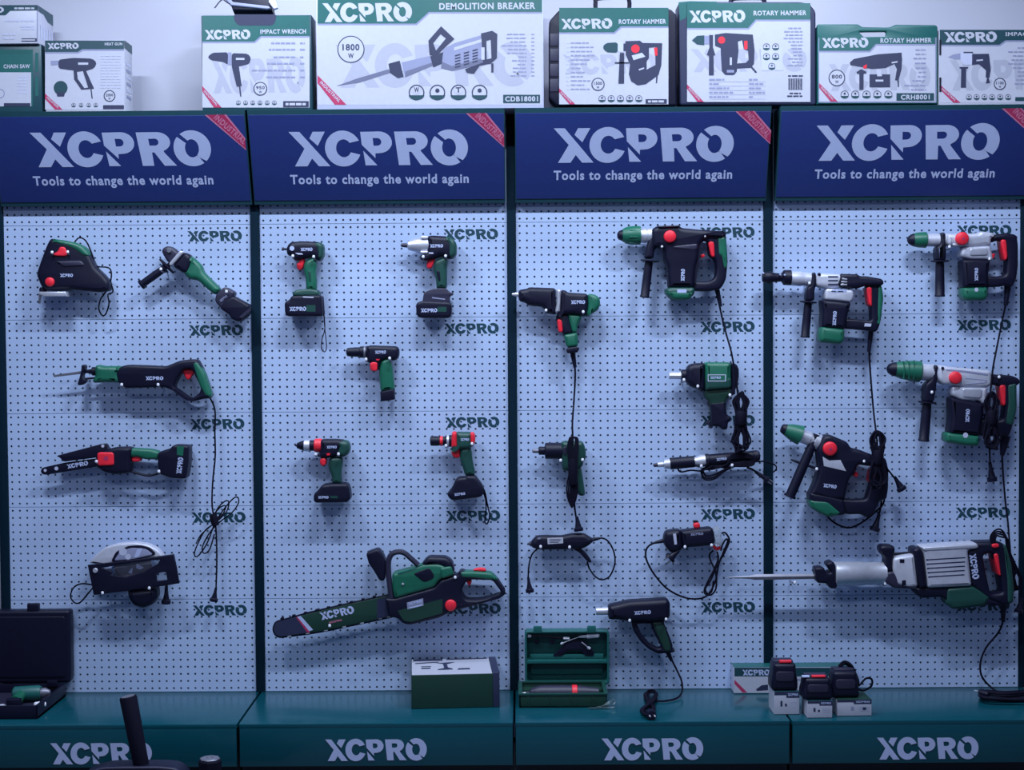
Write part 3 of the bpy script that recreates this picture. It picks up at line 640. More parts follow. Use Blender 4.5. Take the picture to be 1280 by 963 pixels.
def carton_green_white():
    a, b = DK(514.5, 887), DK(616.5, 886.5); ex = Vector((math.cos(math.radians(4)), math.sin(math.radians(4)), 0)); ey = Vector((-ex.y, ex.x, 0))
    L = (b-a).length; h = .112; Dp = .25
    T = Tool('product_carton', 'dark green carton with a white printed top, on the plinth below the chainsaw', 'carton')
    fr = Frame(a+ex*(L/2)+ey*(Dp/2)+Vector((0, 0, .001)), ex, (0, 0, 1))
    prism(T.P('box'), fr, rect(-L/2, 0, L/2, h), OLV, Dp/2, .002)
    prism(T.P('sleeve'), Frame(fr.O, ex, (0, 0, 1)), rect(L/2, 0, L/2+.022, h+.004), DNAVY, Dp/2+.001, .002)
    top = Frame(fr.O+Vector((0, 0, h)), ex, ey); P = T.P('top_print')
    def tp(q, m, l): 
        tri = tessellate_polygon([[Vector((x, y, 0)) for x, y in q]]); vs = [top.w(x*L/2, y*Dp/2, l) for x, y in q]
        fs = []
        for i, j, k in tri:
            s = (q[j][0]-q[i][0])*(q[k][1]-q[i][1])-(q[k][0]-q[i][0])*(q[j][1]-q[i][1]); fs.append((i, j, k) if s > 0 else (i, k, j))
        P.add(vs, fs, m)
    tp(rect(-.985, -.985, .985, .96), PAPER, .0006)
    for q in ([(-.75, -.28), (-.52, -.28), (-.52, -.12), (-.75, -.12)], [(-.34, -.45), (.04, -.42), (.02, -.28), (-.08, -.15), (-.10, .25), (.12, .5), (-.02, .5), (-.4, .42), (-.2, .3), (-.18, -.2), (-.34, -.36)],
              [(.14, -.46), (.46, -.44), (.46, -.26), (.18, -.28)], [(-.9, .35), (-.3, .5), (-.3, .6), (-.9, .48)], [(-.95, .7), (-.2, .72), (-.2, .95), (-.95, .95)], [(-.1, .8), (.95, .86), (.95, .96), (-.1, .95)], [(-.75, -.02), (-.5, -.02), (-.5, .06), (-.75, .06)]): tp(q, DNAVY, .0010)
    T.done()
for f in (jigsaw, angle_grinder, reciprocating_saw, mini_chain_saw, circular_saw, open_black_case, impact_driver, impact_wrench_cordless, slim_drill, drill_white_ring, drill_red, chainsaw, carton_green_white): f()
# ------------------------------------------------------------------ third bay
def side_grip(T, p0, p1, r=44, flange=85, m=BLK, d=None):
    L = math.hypot(p1[0]-p0[0], p1[1]-p0[1])
    T.lathe('side_handle', p0, p1, [(-8, 50), (-6, flange), (6, flange), (14, r*.9), (30, r*.92), (L*.5, r), (L*.93, r*1.02), (L*.95, r*1.12), (L-4, r*1.12), (L, r*.9)], m, d)
def bundle(T, part, cx, top, tie, bot, w, d=.05, n=4, r=.0030, seed=1):
    """a mains cord folded into long loops and tied in the middle (photo pixels)"""
    rnd = random.Random(seed); T0 = T.c; T.c = Crop(0, 0, 1)
    for k in range(n):
        o = (k-(n-1)/2)*1.6; dd = d+.004*(k % 3); ww = w*(.25+.75*rnd.random()); tp = top+rnd.uniform(0, 6); bt = bot-rnd.uniform(0, 8)
        T.tube(part, [(cx+o, tie, dd), (cx-ww, (tie+tp)/2-3, dd), (cx-ww*.7, tp+4, dd), (cx+o*.3, tp, dd), (cx+ww*.7, tp+4, dd), (cx+ww, (tie+tp)/2-3, dd), (cx+o, tie, dd+.003),
                      (cx-ww*1.1, (tie+bt)/2+6, dd), (cx-ww*.9, bt-5, dd), (cx+o, bt, dd), (cx+ww, bt-4, dd), (cx+ww*1.2, (tie+bt)/2+6, dd), (cx-o, tie, dd)], r, RUB)
    T.lathe(part+'>tie', (cx, tie-9), (cx, tie+9), [(0, w*.5), (3, w*.62), (15, w*.62), (18, w*.5)], RUB, d+.005, 12)
    T.c = T0
def rotary_hammer_black():
    T = Tool('rotary_hammer', 'upright black rotary hammer with green chuck and green bottom cap, in the third bay', 'rotary hammer', (760, 265, 8), .068)
    T.lathe('chuck', (92, 235), (330, 235), [(0, 22), (14, 42), (52, 58), (60, 60)], BLK)
    T.lathe('chuck', (145, 235), (330, 235), [(0, 62), (25, 78), (60, 90), (150, 95), (165, 92), (178, 92)], GRN)
    for k in range(8):
        a = k*math.pi/4+.2; T.plate('chuck', rect(215+0, 235+86*math.sin(a)-5, 300, 235+86*math.sin(a)+5), GRN, .0022, .001, d=.068+math.cos(a)*92*mpp(.068)/8, ch=0)
    T.lathe('neck', (318, 238), (460, 238), [(0, 70), (60, 74), (64, 66), (72, 66), (76, 74), (140, 74)], SIL)
    T.plate('housing', [(430, 182), (480, 145), (705, 138), (722, 165), (880, 180), (1005, 190), (1165, 198), (1172, 238), (1050, 252), (962, 266), (905, 330), (892, 470), (866, 560), (852, 765), (598, 765), (588, 570), (558, 480), (556, 370), (440, 352)], BLK, .040, .016)
    T.plate('housing', [(485, 148), (705, 140), (700, 158), (495, 166)], CHAR, .046, .003)
    T.plate('housing', [(640, 345), (880, 320), (886, 355), (870, 395), (640, 375)], CHAR, .042, .006)
    T.stamp('housing', 'LOGO', 748, 632, 122, 40, ang=88, d=.1085)
    T.plate('rear_handle', [(930, 195), (1165, 198), (1178, 300), (1190, 500), (1172, 680), (1120, 775), (1000, 798), (842, 792), (842, 690), (880, 480), (900, 300)], BLK, .028, .010,
            holes=[[(918, 315), (985, 285), (1003, 440), (1062, 482), (1076, 570), (1062, 665), (990, 702), (868, 698), (866, 600), (895, 480)]])
    T.plate('grip', [(1082, 252), (1168, 248), (1184, 400), (1184, 560), (1145, 582), (1122, 450), (1090, 432)], GRN, .031, .010)
    T.plate('trigger', [(988, 303), (1050, 298), (1058, 460), (1020, 452)], RED, .033, .005); T.plate('lock_button', [(918, 430), (962, 418), (966, 452), (928, 467)], RED, .012, .003)
    T.disc('mode_knob', (622, 245), 62, RED, .108, .122)
    T.plate('handle_clamp', [(440, 185), (545, 195), (560, 300), (540, 352), (462, 370), (452, 470), (360, 470), (380, 350)], BLK, .024, .010)
    side_grip(T, (410, 490), (366, 858))
    T.plate('end_cap', [(568, 772), (620, 755), (852, 755), (862, 810), (802, 884), (640, 884), (572, 822)], DGR, .042, .014); T.plate('end_cap', [(568, 790), (640, 760), (850, 790), (850, 822), (802, 884), (640, 884), (572, 822)], GRN, .0425, .014)
    T.flat('end_cap', rect(692, 775, 785, 810), LETTER)
    T.c = Crop(0, 0, 1)
    T.tube('cord', [(897, 362, .06), (900, 385, .055), (907, 415, .07), (914, 440, .105), (920, 474, .106), (923, 500, .10), (926, 520, .10)], .0032, RUB)
    T.lathe('cord>strain_relief', (896, 360), (901, 385), [(0, 3.4), (24, 2.2)], BLK, .06, 12)
    bundle(T, 'cord', 926, 490, 523, 566, 11, .096, 9, .0033, 3)
    T.done(); hooks('black rotary hammer in the third bay', (827.5, 307.5), (838.5, 301.5), (881, 294.5))
def impact_wrench_corded():
    T = Tool('impact_wrench', 'corded impact wrench with silver strap and green tail, beside the second upright', 'impact wrench', (640, 340, 8), .058)
    T.plate('gear_housing', [(64, 182), (150, 170), (172, 154), (435, 164), (445, 432), (330, 412), (310, 352), (160, 336), (140, 312), (64, 292)], BLK, .034, .016)
    T.lathe('anvil', (0, 225), (80, 228), [(0, 10), (10, 15), (28, 15), (30, 22), (80, 24)], SIL)
    T.plate('strap', [(438, 172), (494, 180), (484, 260), (478, 412), (424, 414), (448, 300)], SIL, .036, .010)
    T.plate('motor_housing', [(488, 178), (540, 190), (555, 208), (755, 220), (760, 330), (745, 452), (640, 425), (560, 425), (430, 442), (478, 400)], BLK, .034, .014)
    T.stamp('motor_housing', 'LOGO', 660, 302, 142, 38)
    T.plate('rear_cap', [(752, 220), (822, 224), (875, 262), (880, 340), (852, 388), (738, 455), (755, 330)], GRN, .033, .014)
    T.plate('handle', [(430, 440), (560, 415), (605, 600), (600, 618), (512, 628), (500, 600)], BLK, .022, .010)
    T.plate('handle', [(552, 420), (690, 430), (690, 480), (650, 540), (652, 606), (600, 610)], GRN, .023, .008)
    T.plate('handle', [(515, 628), (652, 604), (662, 745), (545, 760)], GRN, .024, .010)
    T.plate('handle_foot', [(550, 756), (662, 742), (667, 805), (540, 816)], BLK, .024, .006)
    T.plate('trigger', [(448, 470), (498, 478), (508, 605), (464, 607)], RED, .025, .005)
    T.c = Crop(0, 0, 1)
    T.lathe('cord>strain_relief', (715.5, 440), (719, 460), [(0, 3.6), (20, 2.2)], BLK, .055, 12)
    T.tube('cord', [(715.6, 440, .055), (718, 452, .055), (719, 470, .05), (717.5, 500, .048), (715.5, 530, .085), (716, 550, .096), (716, 590, .1), (717, 620, .085), (719, 640, .06), (721, 650, .058)], .0032, RUB)
    for k in range(5):
        o = (k-2)*1.9
        T.tube('cord', [(716+o, 585, .1), (711.5+o*.5, 562, .1), (714+o*.6, 549, .1), (717+o*.6, 547, .1), (721+o*.4, 552, .1), (717+o, 585, .104), (713+o*1.2, 610, .1), (713+o*.6, 630-abs(o), .096), (716+o*.5, 633-abs(o), .096), (718+o, 612, .1), (716+o, 585, .1)], .0028, RUB)
    T.lathe('cord>tie', (716, 574), (716.5, 606), [(0, 5.2), (8, 6.4), (24, 6), (32, 4.6)], RUB, .101, 12)
    T.plug('cord>plug', (721, 646), (723.5, 664), r0=2, r1=6, d=.058, prongs=False)
    T.done(); hooks('corded impact wrench with silver strap', (682.5, 387.5), (729, 389.5))
def impact_wrench_small():
    T = Tool('impact_wrench', 'small dark green impact wrench half hidden by a tied cord, below the silver-strapped one', 'impact wrench', (640, 530, 8), .050)
    T.lathe('anvil', (202, 272), (285, 272), [(0, 14), (8, 20), (50, 22), (82, 22)], STL)
    T.lathe('gear_case', (265, 270), (520, 270), [(0, 34), (8, 42), (62, 42), (66, 74), (72, 82), (240, 82)], BLK)
    T.plate('motor_housing', [(490, 185), (520, 172), (700, 172), (722, 205), (735, 260), (738, 340), (715, 370), (700, 430), (570, 470), (500, 462), (498, 360)], DGR, .032, .014)
    T.plate('motor_housing', [(505, 225), (545, 215), (548, 310), (510, 310)], CHAR, .034, .004)
    T.plate('handle', [(565, 440), (690, 425), (715, 580), (730, 700), (720, 714), (680, 720), (650, 690), (590, 670), (570, 560)], DGR, .024, .012)
    T.done(); hooks('small dark green impact wrench', (700.8, 575.3), (728.2, 574.5))
def air_impact_wrench():
    T = Tool('air_impact_wrench', 'green and black pistol-grip air impact wrench with square steel anvil, beside a tied cord', 'impact wrench', (820, 440, 8), .056)
    T.lathe('anvil', (128, 237), (270, 237), [(0, 30), (4, 36), (110, 36), (140, 36)], SIL, n=8)
    T.lathe('collar', (250, 237), (320, 237), [(0, 48), (6, 60), (70, 62)], BLK)
    T.plate('hammer_case', [(298, 165), (340, 120), (480, 108), (484, 382), (440, 395), (410, 365), (340, 352), (290, 295)], BLK, .036, .018)
    T.plate('body', [(480, 104), (740, 104), (742, 362), (480, 384)], GRN, .040, .014)
    T.plate('body', [(482, 250), (742, 250), (742, 362), (480, 384)], DGR, .0402, .010)
    T.flat('body', rect(518, 226, 698, 296), LGREY, holes=[rect(526, 234, 690, 288)]); T.stamp('body', 'LOGO', 595, 258, 108, 26)
    T.plate('rear_cap', [(738, 108), (802, 120), (822, 200), (812, 300), (765, 430), (735, 445), (740, 250)], BLK, .038, .014)
    T.plate('handle', [(478, 372), (742, 355), (768, 430), (700, 460), (690, 500), (702, 620), (700, 700), (545, 742), (542, 600), (528, 495), (480, 462)], OLV, .028, .010)
    T.plate('handle', [(530, 500), (690, 480), (700, 630), (742, 645), (736, 690), (712, 700), (708, 762), (690, 775), (650, 775), (625, 742), (545, 742), (542, 600)], BLK, .029, .010)
    T.plate('trigger', [(512, 500), (540, 498), (542, 550), (515, 545)], CHAR, .012, .003)
    T.lathe('air_inlet', (560, 760), (500, 690), [(0, 14), (50, 14), (52, 20), (80, 20)], CHAR, .06, 10)
    T.done(); hooks('green air impact wrench', (855, 474.5), (872.3, 482.5), (912.5, 493.5))
def die_grinder():
    T = Tool('die_grinder', 'long straight die grinder with silver collars, its cord wound round the black rear', 'grinder', (810, 530, 8), .052)
    a, b = (52, 415), (1125, 318); L = math.hypot(b[0]-a[0], b[1]-a[1])
    T.lathe('collet', a, b, [(0, 8), (6, 18), (40, 20), (42, 24), (112, 26)], CHAR); T.lathe('collet', a, b, [(44, 24), (50, 26), (108, 26), (112, 24)], SIL)
    T.lathe('nose', a, b, [(108, 40), (112, 48), (168, 52), (172, 46)], SIL)
    T.lathe('front_grip', a, b, [(168, 54), (174, 60), (410, 58), (414, 52)], BLK)
    T.lathe('gear_neck', a, b, [(410, 42), (440, 46), (460, 56), (480, 60), (522, 62), (526, 56)], SIL)
    T.lathe('motor_housing', a, b, [(520, 60), (526, 66), (560, 66), (566, 60), (900, 58), (1040, 56), (1068, 44)], BLK)
    for k in range(3): T.lathe('motor_housing', a, b, [(1015+k*14, 50), (1017+k*14, 60), (1023+k*14, 60), (1025+k*14, 50)], CHAR)
    T.stamp('motor_housing', 'LOGO', 735, 352, 102, 28, LETTER, 6, d=.052+.0225)
    T.plate('paddle', [(560, 408), (780, 400), (830, 440), (800, 465), (740, 440), (560, 432)], BLK, .012, .004)
    for k, (x0, x1, y0, y1) in enumerate(((535, 775, 432, 545), (540, 790, 425, 565), (555, 760, 440, 530), (300, 560, 410, 490))):
        T.tube('cord', [(x1+60, 380, .075), (x1, 420, .07), ((x0+x1)/2, y0+12, .06), (x0+12, y0+20, .055), (x0, (y0+y1)/2, .055), (x0+30, y1-8, .055), ((x0+x1)/2, y1-10-k*5, .06), (x1-20, 470, .065), (x1+90, 420, .075)], .0030, RUB)
    for k in range(5):
        T.tube('cord', [(800+k*8, 400-k*8, .08), (830, 320+k*8, .083), (900+k*12, 296+k*10, .085), (1000+k*6, 305+k*10, .083), (1060-k*8, 350, .08), (1050-k*10, 410-k*6, .08), (960, 425-k*10, .084), (860, 420-k*6, .082), (810+k*10, 380, .08)], .0034, RUB)
    T.tube('cord', [(1050, 385, .078), (1130, 375, .065), (1200, 385, .06), (1265, 410, .055), (1285, 440, .055), (1270, 470, .055), (1245, 485, .058)], .0028, RUB)
    T.tube('cord', [(990, 435, .08), (1050, 460, .07), (1100, 500, .062)], .0034, RUB)
    T.plug('cord>plug', (1075, 480), (1200, 565), r0=16, r1=32, d=.06)
    T.done(); hooks('straight die grinder', (876.7, 582.2), (915.2, 581.3))
def rotary_tool():
    T = Tool('rotary_tool', 'small black rotary tool with a white rating label and a looped cord', 'rotary tool', (645, 640, 8), .048)
    T.lathe('collet', (112, 325), (185, 318), [(0, 10), (24, 12), (26, 24), (70, 34)], CHAR)
    T.plate('housing', [(148, 300), (180, 262), (212, 236), (300, 234), (450, 238), (560, 215), (680, 214), (755, 260), (790, 280), (720, 338), (660, 366), (520, 372), (230, 376), (150, 350)], BLK, .024, .014)
    T.flat('housing', [(312, 262), (470, 255), (472, 315), (318, 325)], PAPER)
    for k in range(3): T.flat('housing', rect(335, 275+k*14, 450-k*12, 281+k*14), DNAVY, lift=.0009)
    T.flat('housing', [(215, 262), (250, 255), (240, 275), (218, 275)], MGREY)
    T.plate('lever', [(560, 365), (645, 362), (700, 410), (758, 490), (742, 512), (700, 485), (640, 410)], BLK, .012, .004)
    T.tube('cord', [(770, 275, .05), (860, 264), (925, 300), (978, 400), (988, 520), (940, 640), (865, 680), (795, 650), (735, 570), (712, 500)], .0028, RUB)
    T.lathe('cord>strain_relief', (770, 277), (850, 264), [(0, 22), (78, 10)], BLK, .05, 12)
    T.tube('cord/2', [(232, 362, .06), (190, 390, .055), (150, 450), (128, 550), (122, 660)], .0028, RUB)
    T.plug('cord/2>plug', (122, 655), (140, 806), r0=12, r1=42, prongs=False)
    T.done(); hooks('rotary tool with a white label', (675.8, 683.2), (712, 683.8))
def trimmer():
    T = Tool('laminate_trimmer', 'black trimmer with a clear base and two red knobs, its cord in a big loop', 'trimmer', (790, 640, 8), .052)
    T.plate('motor_cap', [(308, 285), (318, 215), (345, 184), (480, 168), (500, 345), (440, 402), (370, 396), (322, 335)], BLK, .034, .016)
    T.flat('motor_cap', [(410, 220), (440, 218), (450, 325), (425, 330)], LGREY)
    T.plate('housing', [(478, 182), (600, 168), (785, 148), (808, 180), (824, 285), (800, 325), (620, 345), (560, 345), (540, 372), (500, 372)], BLK, .032, .014)
    T.stamp('housing', 'LOGO', 648, 222, 130, 28, MGREY, 4)
    T.plate('clear_base', [(800, 165), (870, 150), (886, 180), (890, 330), (820, 345), (826, 280)], CLEAR, .030, .004)
    T.plate('depth_knob', [(606, 120), (640, 100), (676, 112), (682, 160), (622, 172)], RED, .014, .006); T.plate('depth_knob>cap', [(606, 84), (662, 84), (664, 108), (608, 110)], BLK, .010, .003)
    T.plate('base_knob', [(790, 342), (882, 332), (884, 378), (832, 388), (815, 362)], RED, .014, .005)
    T.plug('cord/2>plug', (470, 385), (372, 470), r0=18, r1=58, d=.075); T.tube('cord/2', [(500, 350, .075), (480, 372, .075), (455, 398, .075)], .0030, RUB)
    T.tube('cord', [(310, 290), (240, 306), (165, 345), (136, 410), (152, 500), (225, 630), (345, 765), (500, 850), (640, 872), (755, 835), (835, 690), (868, 520), (925, 410), (972, 300), (960, 245), (925, 208), (890, 222)], .0033, RUB)
    T.lathe('cord>strain_relief', (330, 286), (220, 312), [(0, 24), (110, 13)], BLK, .052, 12)
    T.tube('cord', [(810, 388, .06), (775, 430), (785, 490), (825, 575), (845, 680), (835, 780), (790, 832), (740, 826), (722, 790), (750, 715), (810, 600), (862, 470), (850, 400, .06)], .0030, RUB)
    T.tube('cord', [(890, 390, .056), (900, 340), (940, 275), (955, 300), (900, 440), (840, 560), (790, 680), (735, 770), (760, 822), (800, 790), (815, 690)], .0030, RUB)
    T.done(); hooks('black trimmer', (856.3, 683.5), (889.5, 681.3))
def heat_gun():
    T = Tool('heat_gun', 'black heat gun with silver nozzle and loop handle, its cord trailing onto the plinth', 'heat gun', (730, 735, 8), .056)
    T.lathe('nozzle', (118, 236), (260, 232), [(0, 30), (4, 38), (115, 40), (140, 40)], SIL)
    T.plate('barrel', [(238, 170), (330, 150), (445, 122), (640, 112), (825, 98), (857, 142), (854, 280), (822, 312), (700, 332), (560, 330), (440, 326), (350, 308), (238, 306)], BLK, .036, .018)
    T.stamp('barrel', 'LOGO', 585, 248, 168, 38, ang=3)
    T.plate('handle', [(468, 322), (560, 318), (820, 305), (790, 335), (822, 400), (882, 560), (884, 605), (904, 605), (904, 634), (880, 642), (740, 654), (650, 612), (560, 530), (490, 420)], BLK, .020, .007,
            holes=[[(522, 345), (655, 332), (695, 440), (772, 585), (740, 602), (650, 552), (572, 462)]])
    T.plate('handle', [(665, 330), (780, 325), (815, 400), (868, 560), (868, 630), (800, 635), (730, 480)], OLV, .022, .008)
    T.c = Crop(0, 0, 1)
    q = [W(835, 815, .056), W(840, 826, .06), W(847, 840, .07), W(852, 852, .09), DK(852.5, 865, .014), DK(846, 873, .006), DK(832, 876.5, .005), DK(819, 876.5, .005)]
    sweep(T.P('cord'), q, .0033, RUB)
    T.lathe('cord>strain_relief', (834, 814), (840, 827), [(0, 3.4), (14, 2)], BLK, .057, 12)
    for k in range(5):
        h = .006+.005*(k % 3); o = (k-2)*1.3
        sweep(T.P('cord'), [DK(812+o, 880, h+.006), DK(808+o, 870, h), DK(810+o, 864+abs(o), h), DK(817+o*.7, 863+abs(o), h+.004), DK(820+o*.6, 869, h), DK(812+o, 880, h+.01), DK(804+o, 887, h), DK(805+o, 893-abs(o), h), DK(812+o*.8, 893, h+.003), DK(816+o, 886, h), DK(812+o, 878, h+.008)], .0035, RUB)
    a, b = DK(811, 889, .017), DK(817, 898, .0165); k = mpp(.3)
    lathe_w(T.P('cord>plug'), a, b, [(0, .006), (.02, .012), (.05, .015), (.06, .015)], BLK, 14)
    ax = (b-a).normalized(); sd = ax.cross(Vector((0, 0, 1)))
    for sg in (-1, 1): lathe_w(T.P('cord>plug'), a+ax*.058+sd*(.008*sg), b+ax*.05+sd*(.008*sg), [(0, .0026), (.016, .0026), (.018, .001)], SIL, 8)
    T.done(); hooks('heat gun', (787.2, 775.5), (832.7, 774))
def kit_case():
    T = Tool('kit_case', 'open green kit case with compartments and two latches, standing on the third plinth', 'case')
    x0, x1 = W(656, 800, .05).x, W(761, 800, .05).x; zt = W(700, 788.5, .06).z; zs = DECK+.062
    lid = 'lid'
    fr = VF(.022); prism(T.P(lid), fr, chaikin([(x0, zs-.03), (x1, zs-.03), (x1, zt), (x0, zt)], 2), TEAL, .004, .002)      # back of the lid
    out = chaikin([(x0, zs-.03), (x1, zs-.03), (x1, zt), (x0, zt)], 2); inn = chaikin([(x0+.007, zs-.02), (x1-.007, zs-.02), (x1-.007, zt-.007), (x0+.007, zt-.007)], 2)
    prism(T.P(lid), VF(.046), out, TEAL, .024, .002, [inn])
    zr = W(700, 828, .06).z
    bx(T.P(lid), (x0+.006, x1-.006), (-.068, -.026), (zr-.004, zr+.008), TEAL, .002)
    zl = W(700, 818, .04).z
    bx(T.P(lid), (x0+.018, x1-.018), (-.050, -.026), (zr+.008, zl), TEAL, .003)
    bx(T.P(lid), (x0+.02, x1-.02), (-.036, -.026), (zs, zr-.012), TEAL, .003)
    for u in (W(672, 790, .07).x, W(739.5, 788, .07).x):
        bx(T.P('latch' if u < W(700, 790, .07).x else 'latch/2'), (u-.0145, u+.0145), (-.074, -.062), (zt-.006, zt+.017), TEAL, .002)
    d0, d1, h = .074, .262, .046; X0, X1 = W(649, 870, .25).x, W(758.5, 870, .25).x
    P = T.P('tray')
    bx(P, (X0, X1), (-d1, -d0), (DECK+.0005, DECK+.008), OLV, .002)
    for x, y in (((X0, X1), (-d1, -d1+.007)), ((X0, X1), (-d0-.007, -d0)), ((X0, X0+.007), (-d1, -d0)), ((X1-.007, X1), (-d1, -d0))): bx(P, x, y, (DECK+.0005, DECK+h), OLV, .002)
    for x, y in (((X0-.003, X1+.003), (-d1-.003, -d1+.010)), ((X0-.003, X1+.003), (-d0-.010, -d0)), ((X0-.003, X0+.010), (-d1+.010, -d0-.01)), ((X1-.010, X1+.003), (-d1+.010, -d0-.01))): bx(P, x, y, (DECK+h-.004, DECK+h+.002), DGR, .001)
    for k in range(4): bx(P, (X0+.03+k*.07, X0+.034+k*.07), (-d1-.002, -d1), (DECK+.004, DECK+h-.006), OLV, .001)
    bx(P, (X0+.007, X1-.007), (-.13, -d0-.008), (DECK+.008, DECK+.030), OLV, .003)
    T.done()
    R = Tool('rotary_tool', 'dark rotary tool with a red ring lying in the tray of the green kit case', 'rotary tool')
    zz = DECK+.008+.0265; A, B = Vector((X0+.022, -.195, zz)), Vector((X1-.02, -.195, zz))
    lathe_w(R.P('body'), A, B, [(0, .004), (.012, .005), (.016, .014), (.03, .020), (.05, .0255), (.12, .026), (.155, .0245), (.19, .023), (.245, .016)], CHAR, 18)
    lathe_w(R.P('ring'), A, B, [(.155, .0247), (.157, .0265), (.172, .0265), (.174, .0235)], RED, 18); lathe_w(R.P('collet'), A, B, [(-.012, .0025), (.0, .0035), (.004, .004)], SIL, 10); R.done()
    K = Tool('support_bracket', 'black folded bracket in the upper compartment of the green kit case lid', 'bracket', (640, 770, 8), .0515)
    K.plate('frame', [(400, 402), (480, 330), (550, 245), (640, 235), (720, 245), (800, 330), (830, 398), (730, 402), (690, 335), (560, 335), (500, 402)], BLK, .0012, .0005)
    K.disc('pin', (250, 262), 26, BLK, .0505, .054); K.disc('pin/2', (402, 262), 26, BLK, .0505, .054); K.done()
    F = Tool('flexible_shaft', 'dark flexible shaft with pale ends laid across the lid of the green kit case', 'shaft')
    zb = zl+.004; dd = .056
    q = [W(664, 795.5, dd), W(680, 795.5, dd), W(694, 797, dd), W(705, 798, dd)]
    sweep(F.P('hose'), q, .0042, BLK); lathe_w(F.P('end_ferrule'), W(704, 798, dd), W(712, 798.3, dd), [(0, .004), (.002, .0055), (.02, .0055), (.022, .003)], WHT, 12); lathe_w(F.P('end_ferrule/2'), W(659, 795.2, dd), W(664, 795.4, dd), [(0, .003), (.002, .006), (.012, .006), (.014, .004)], WHT, 12); F.done()
    S = Tool('handpiece', 'white handpiece with a thin rod, at the top right in the green kit case lid', 'handpiece')
    lathe_w(S.P('handle'), W(724, 796.5, dd), W(750, 794.5, dd), [(0, .003), (.012, .0045), (.026, .0055), (.028, .0078), (.066, .0078), (.070, .004)], WHT, 14)
    sweep(S.P('rod'), [W(725, 796.4, dd), W(714, 800, dd), W(703, 804.5, dd)], .0017, SIL); lathe_w(S.P('rod>tip'), W(704.5, 803.8, dd), W(699, 806.5, dd), [(0, .002), (.003, .0045), (.010, .0045), (.012, .002)], ALU, 10); S.done()
    S = Tool('handpiece', 'short steel rod leaning in the lid of the green kit case, below the white handpiece', 'rod')
    sweep(S.P('rod'), [W(727, 803, .058), W(735.5, 810, .060)], .0017, SIL); lathe_w(S.P('tip'), W(734.5, 809.3, .06), W(737.5, 811.6, .06), [(0, .002), (.002, .0055), (.010, .0055), (.012, .002)], ALU, 10); S.done().name = 'steel_rod'
    G = Tool('plastic_bag', 'crumpled clear plastic bag at the right corner of the green kit case', 'bag')
    rnd = random.Random(7); c0 = DK(763, 882, 0)
    vs, fs = [], []; N = 9
    for i in range(N):
        for j in range(N):
            u, v = i/(N-1), j/(N-1)
            z = .003+.034*(u**2.2)*(v**1.1)*(.7+.6*rnd.random())
            vs.append((c0.x-.075+.090*u+rnd.uniform(-.004, .004), -.272-.02*(1-v)*(1-u*.6)+rnd.uniform(-.003, .003), DECK+z))
    for i in range(N-1):
        for j in range(N-1): a = i*N+j; fs.append((a, a+N, a+N+1, a+1))
    G.P('film').add([(x, y-.0006, z+.0006) for x, y, z in vs]+vs, fs+[tuple(k+N*N for k in f[::-1]) for f in fs], BAG); G.done()
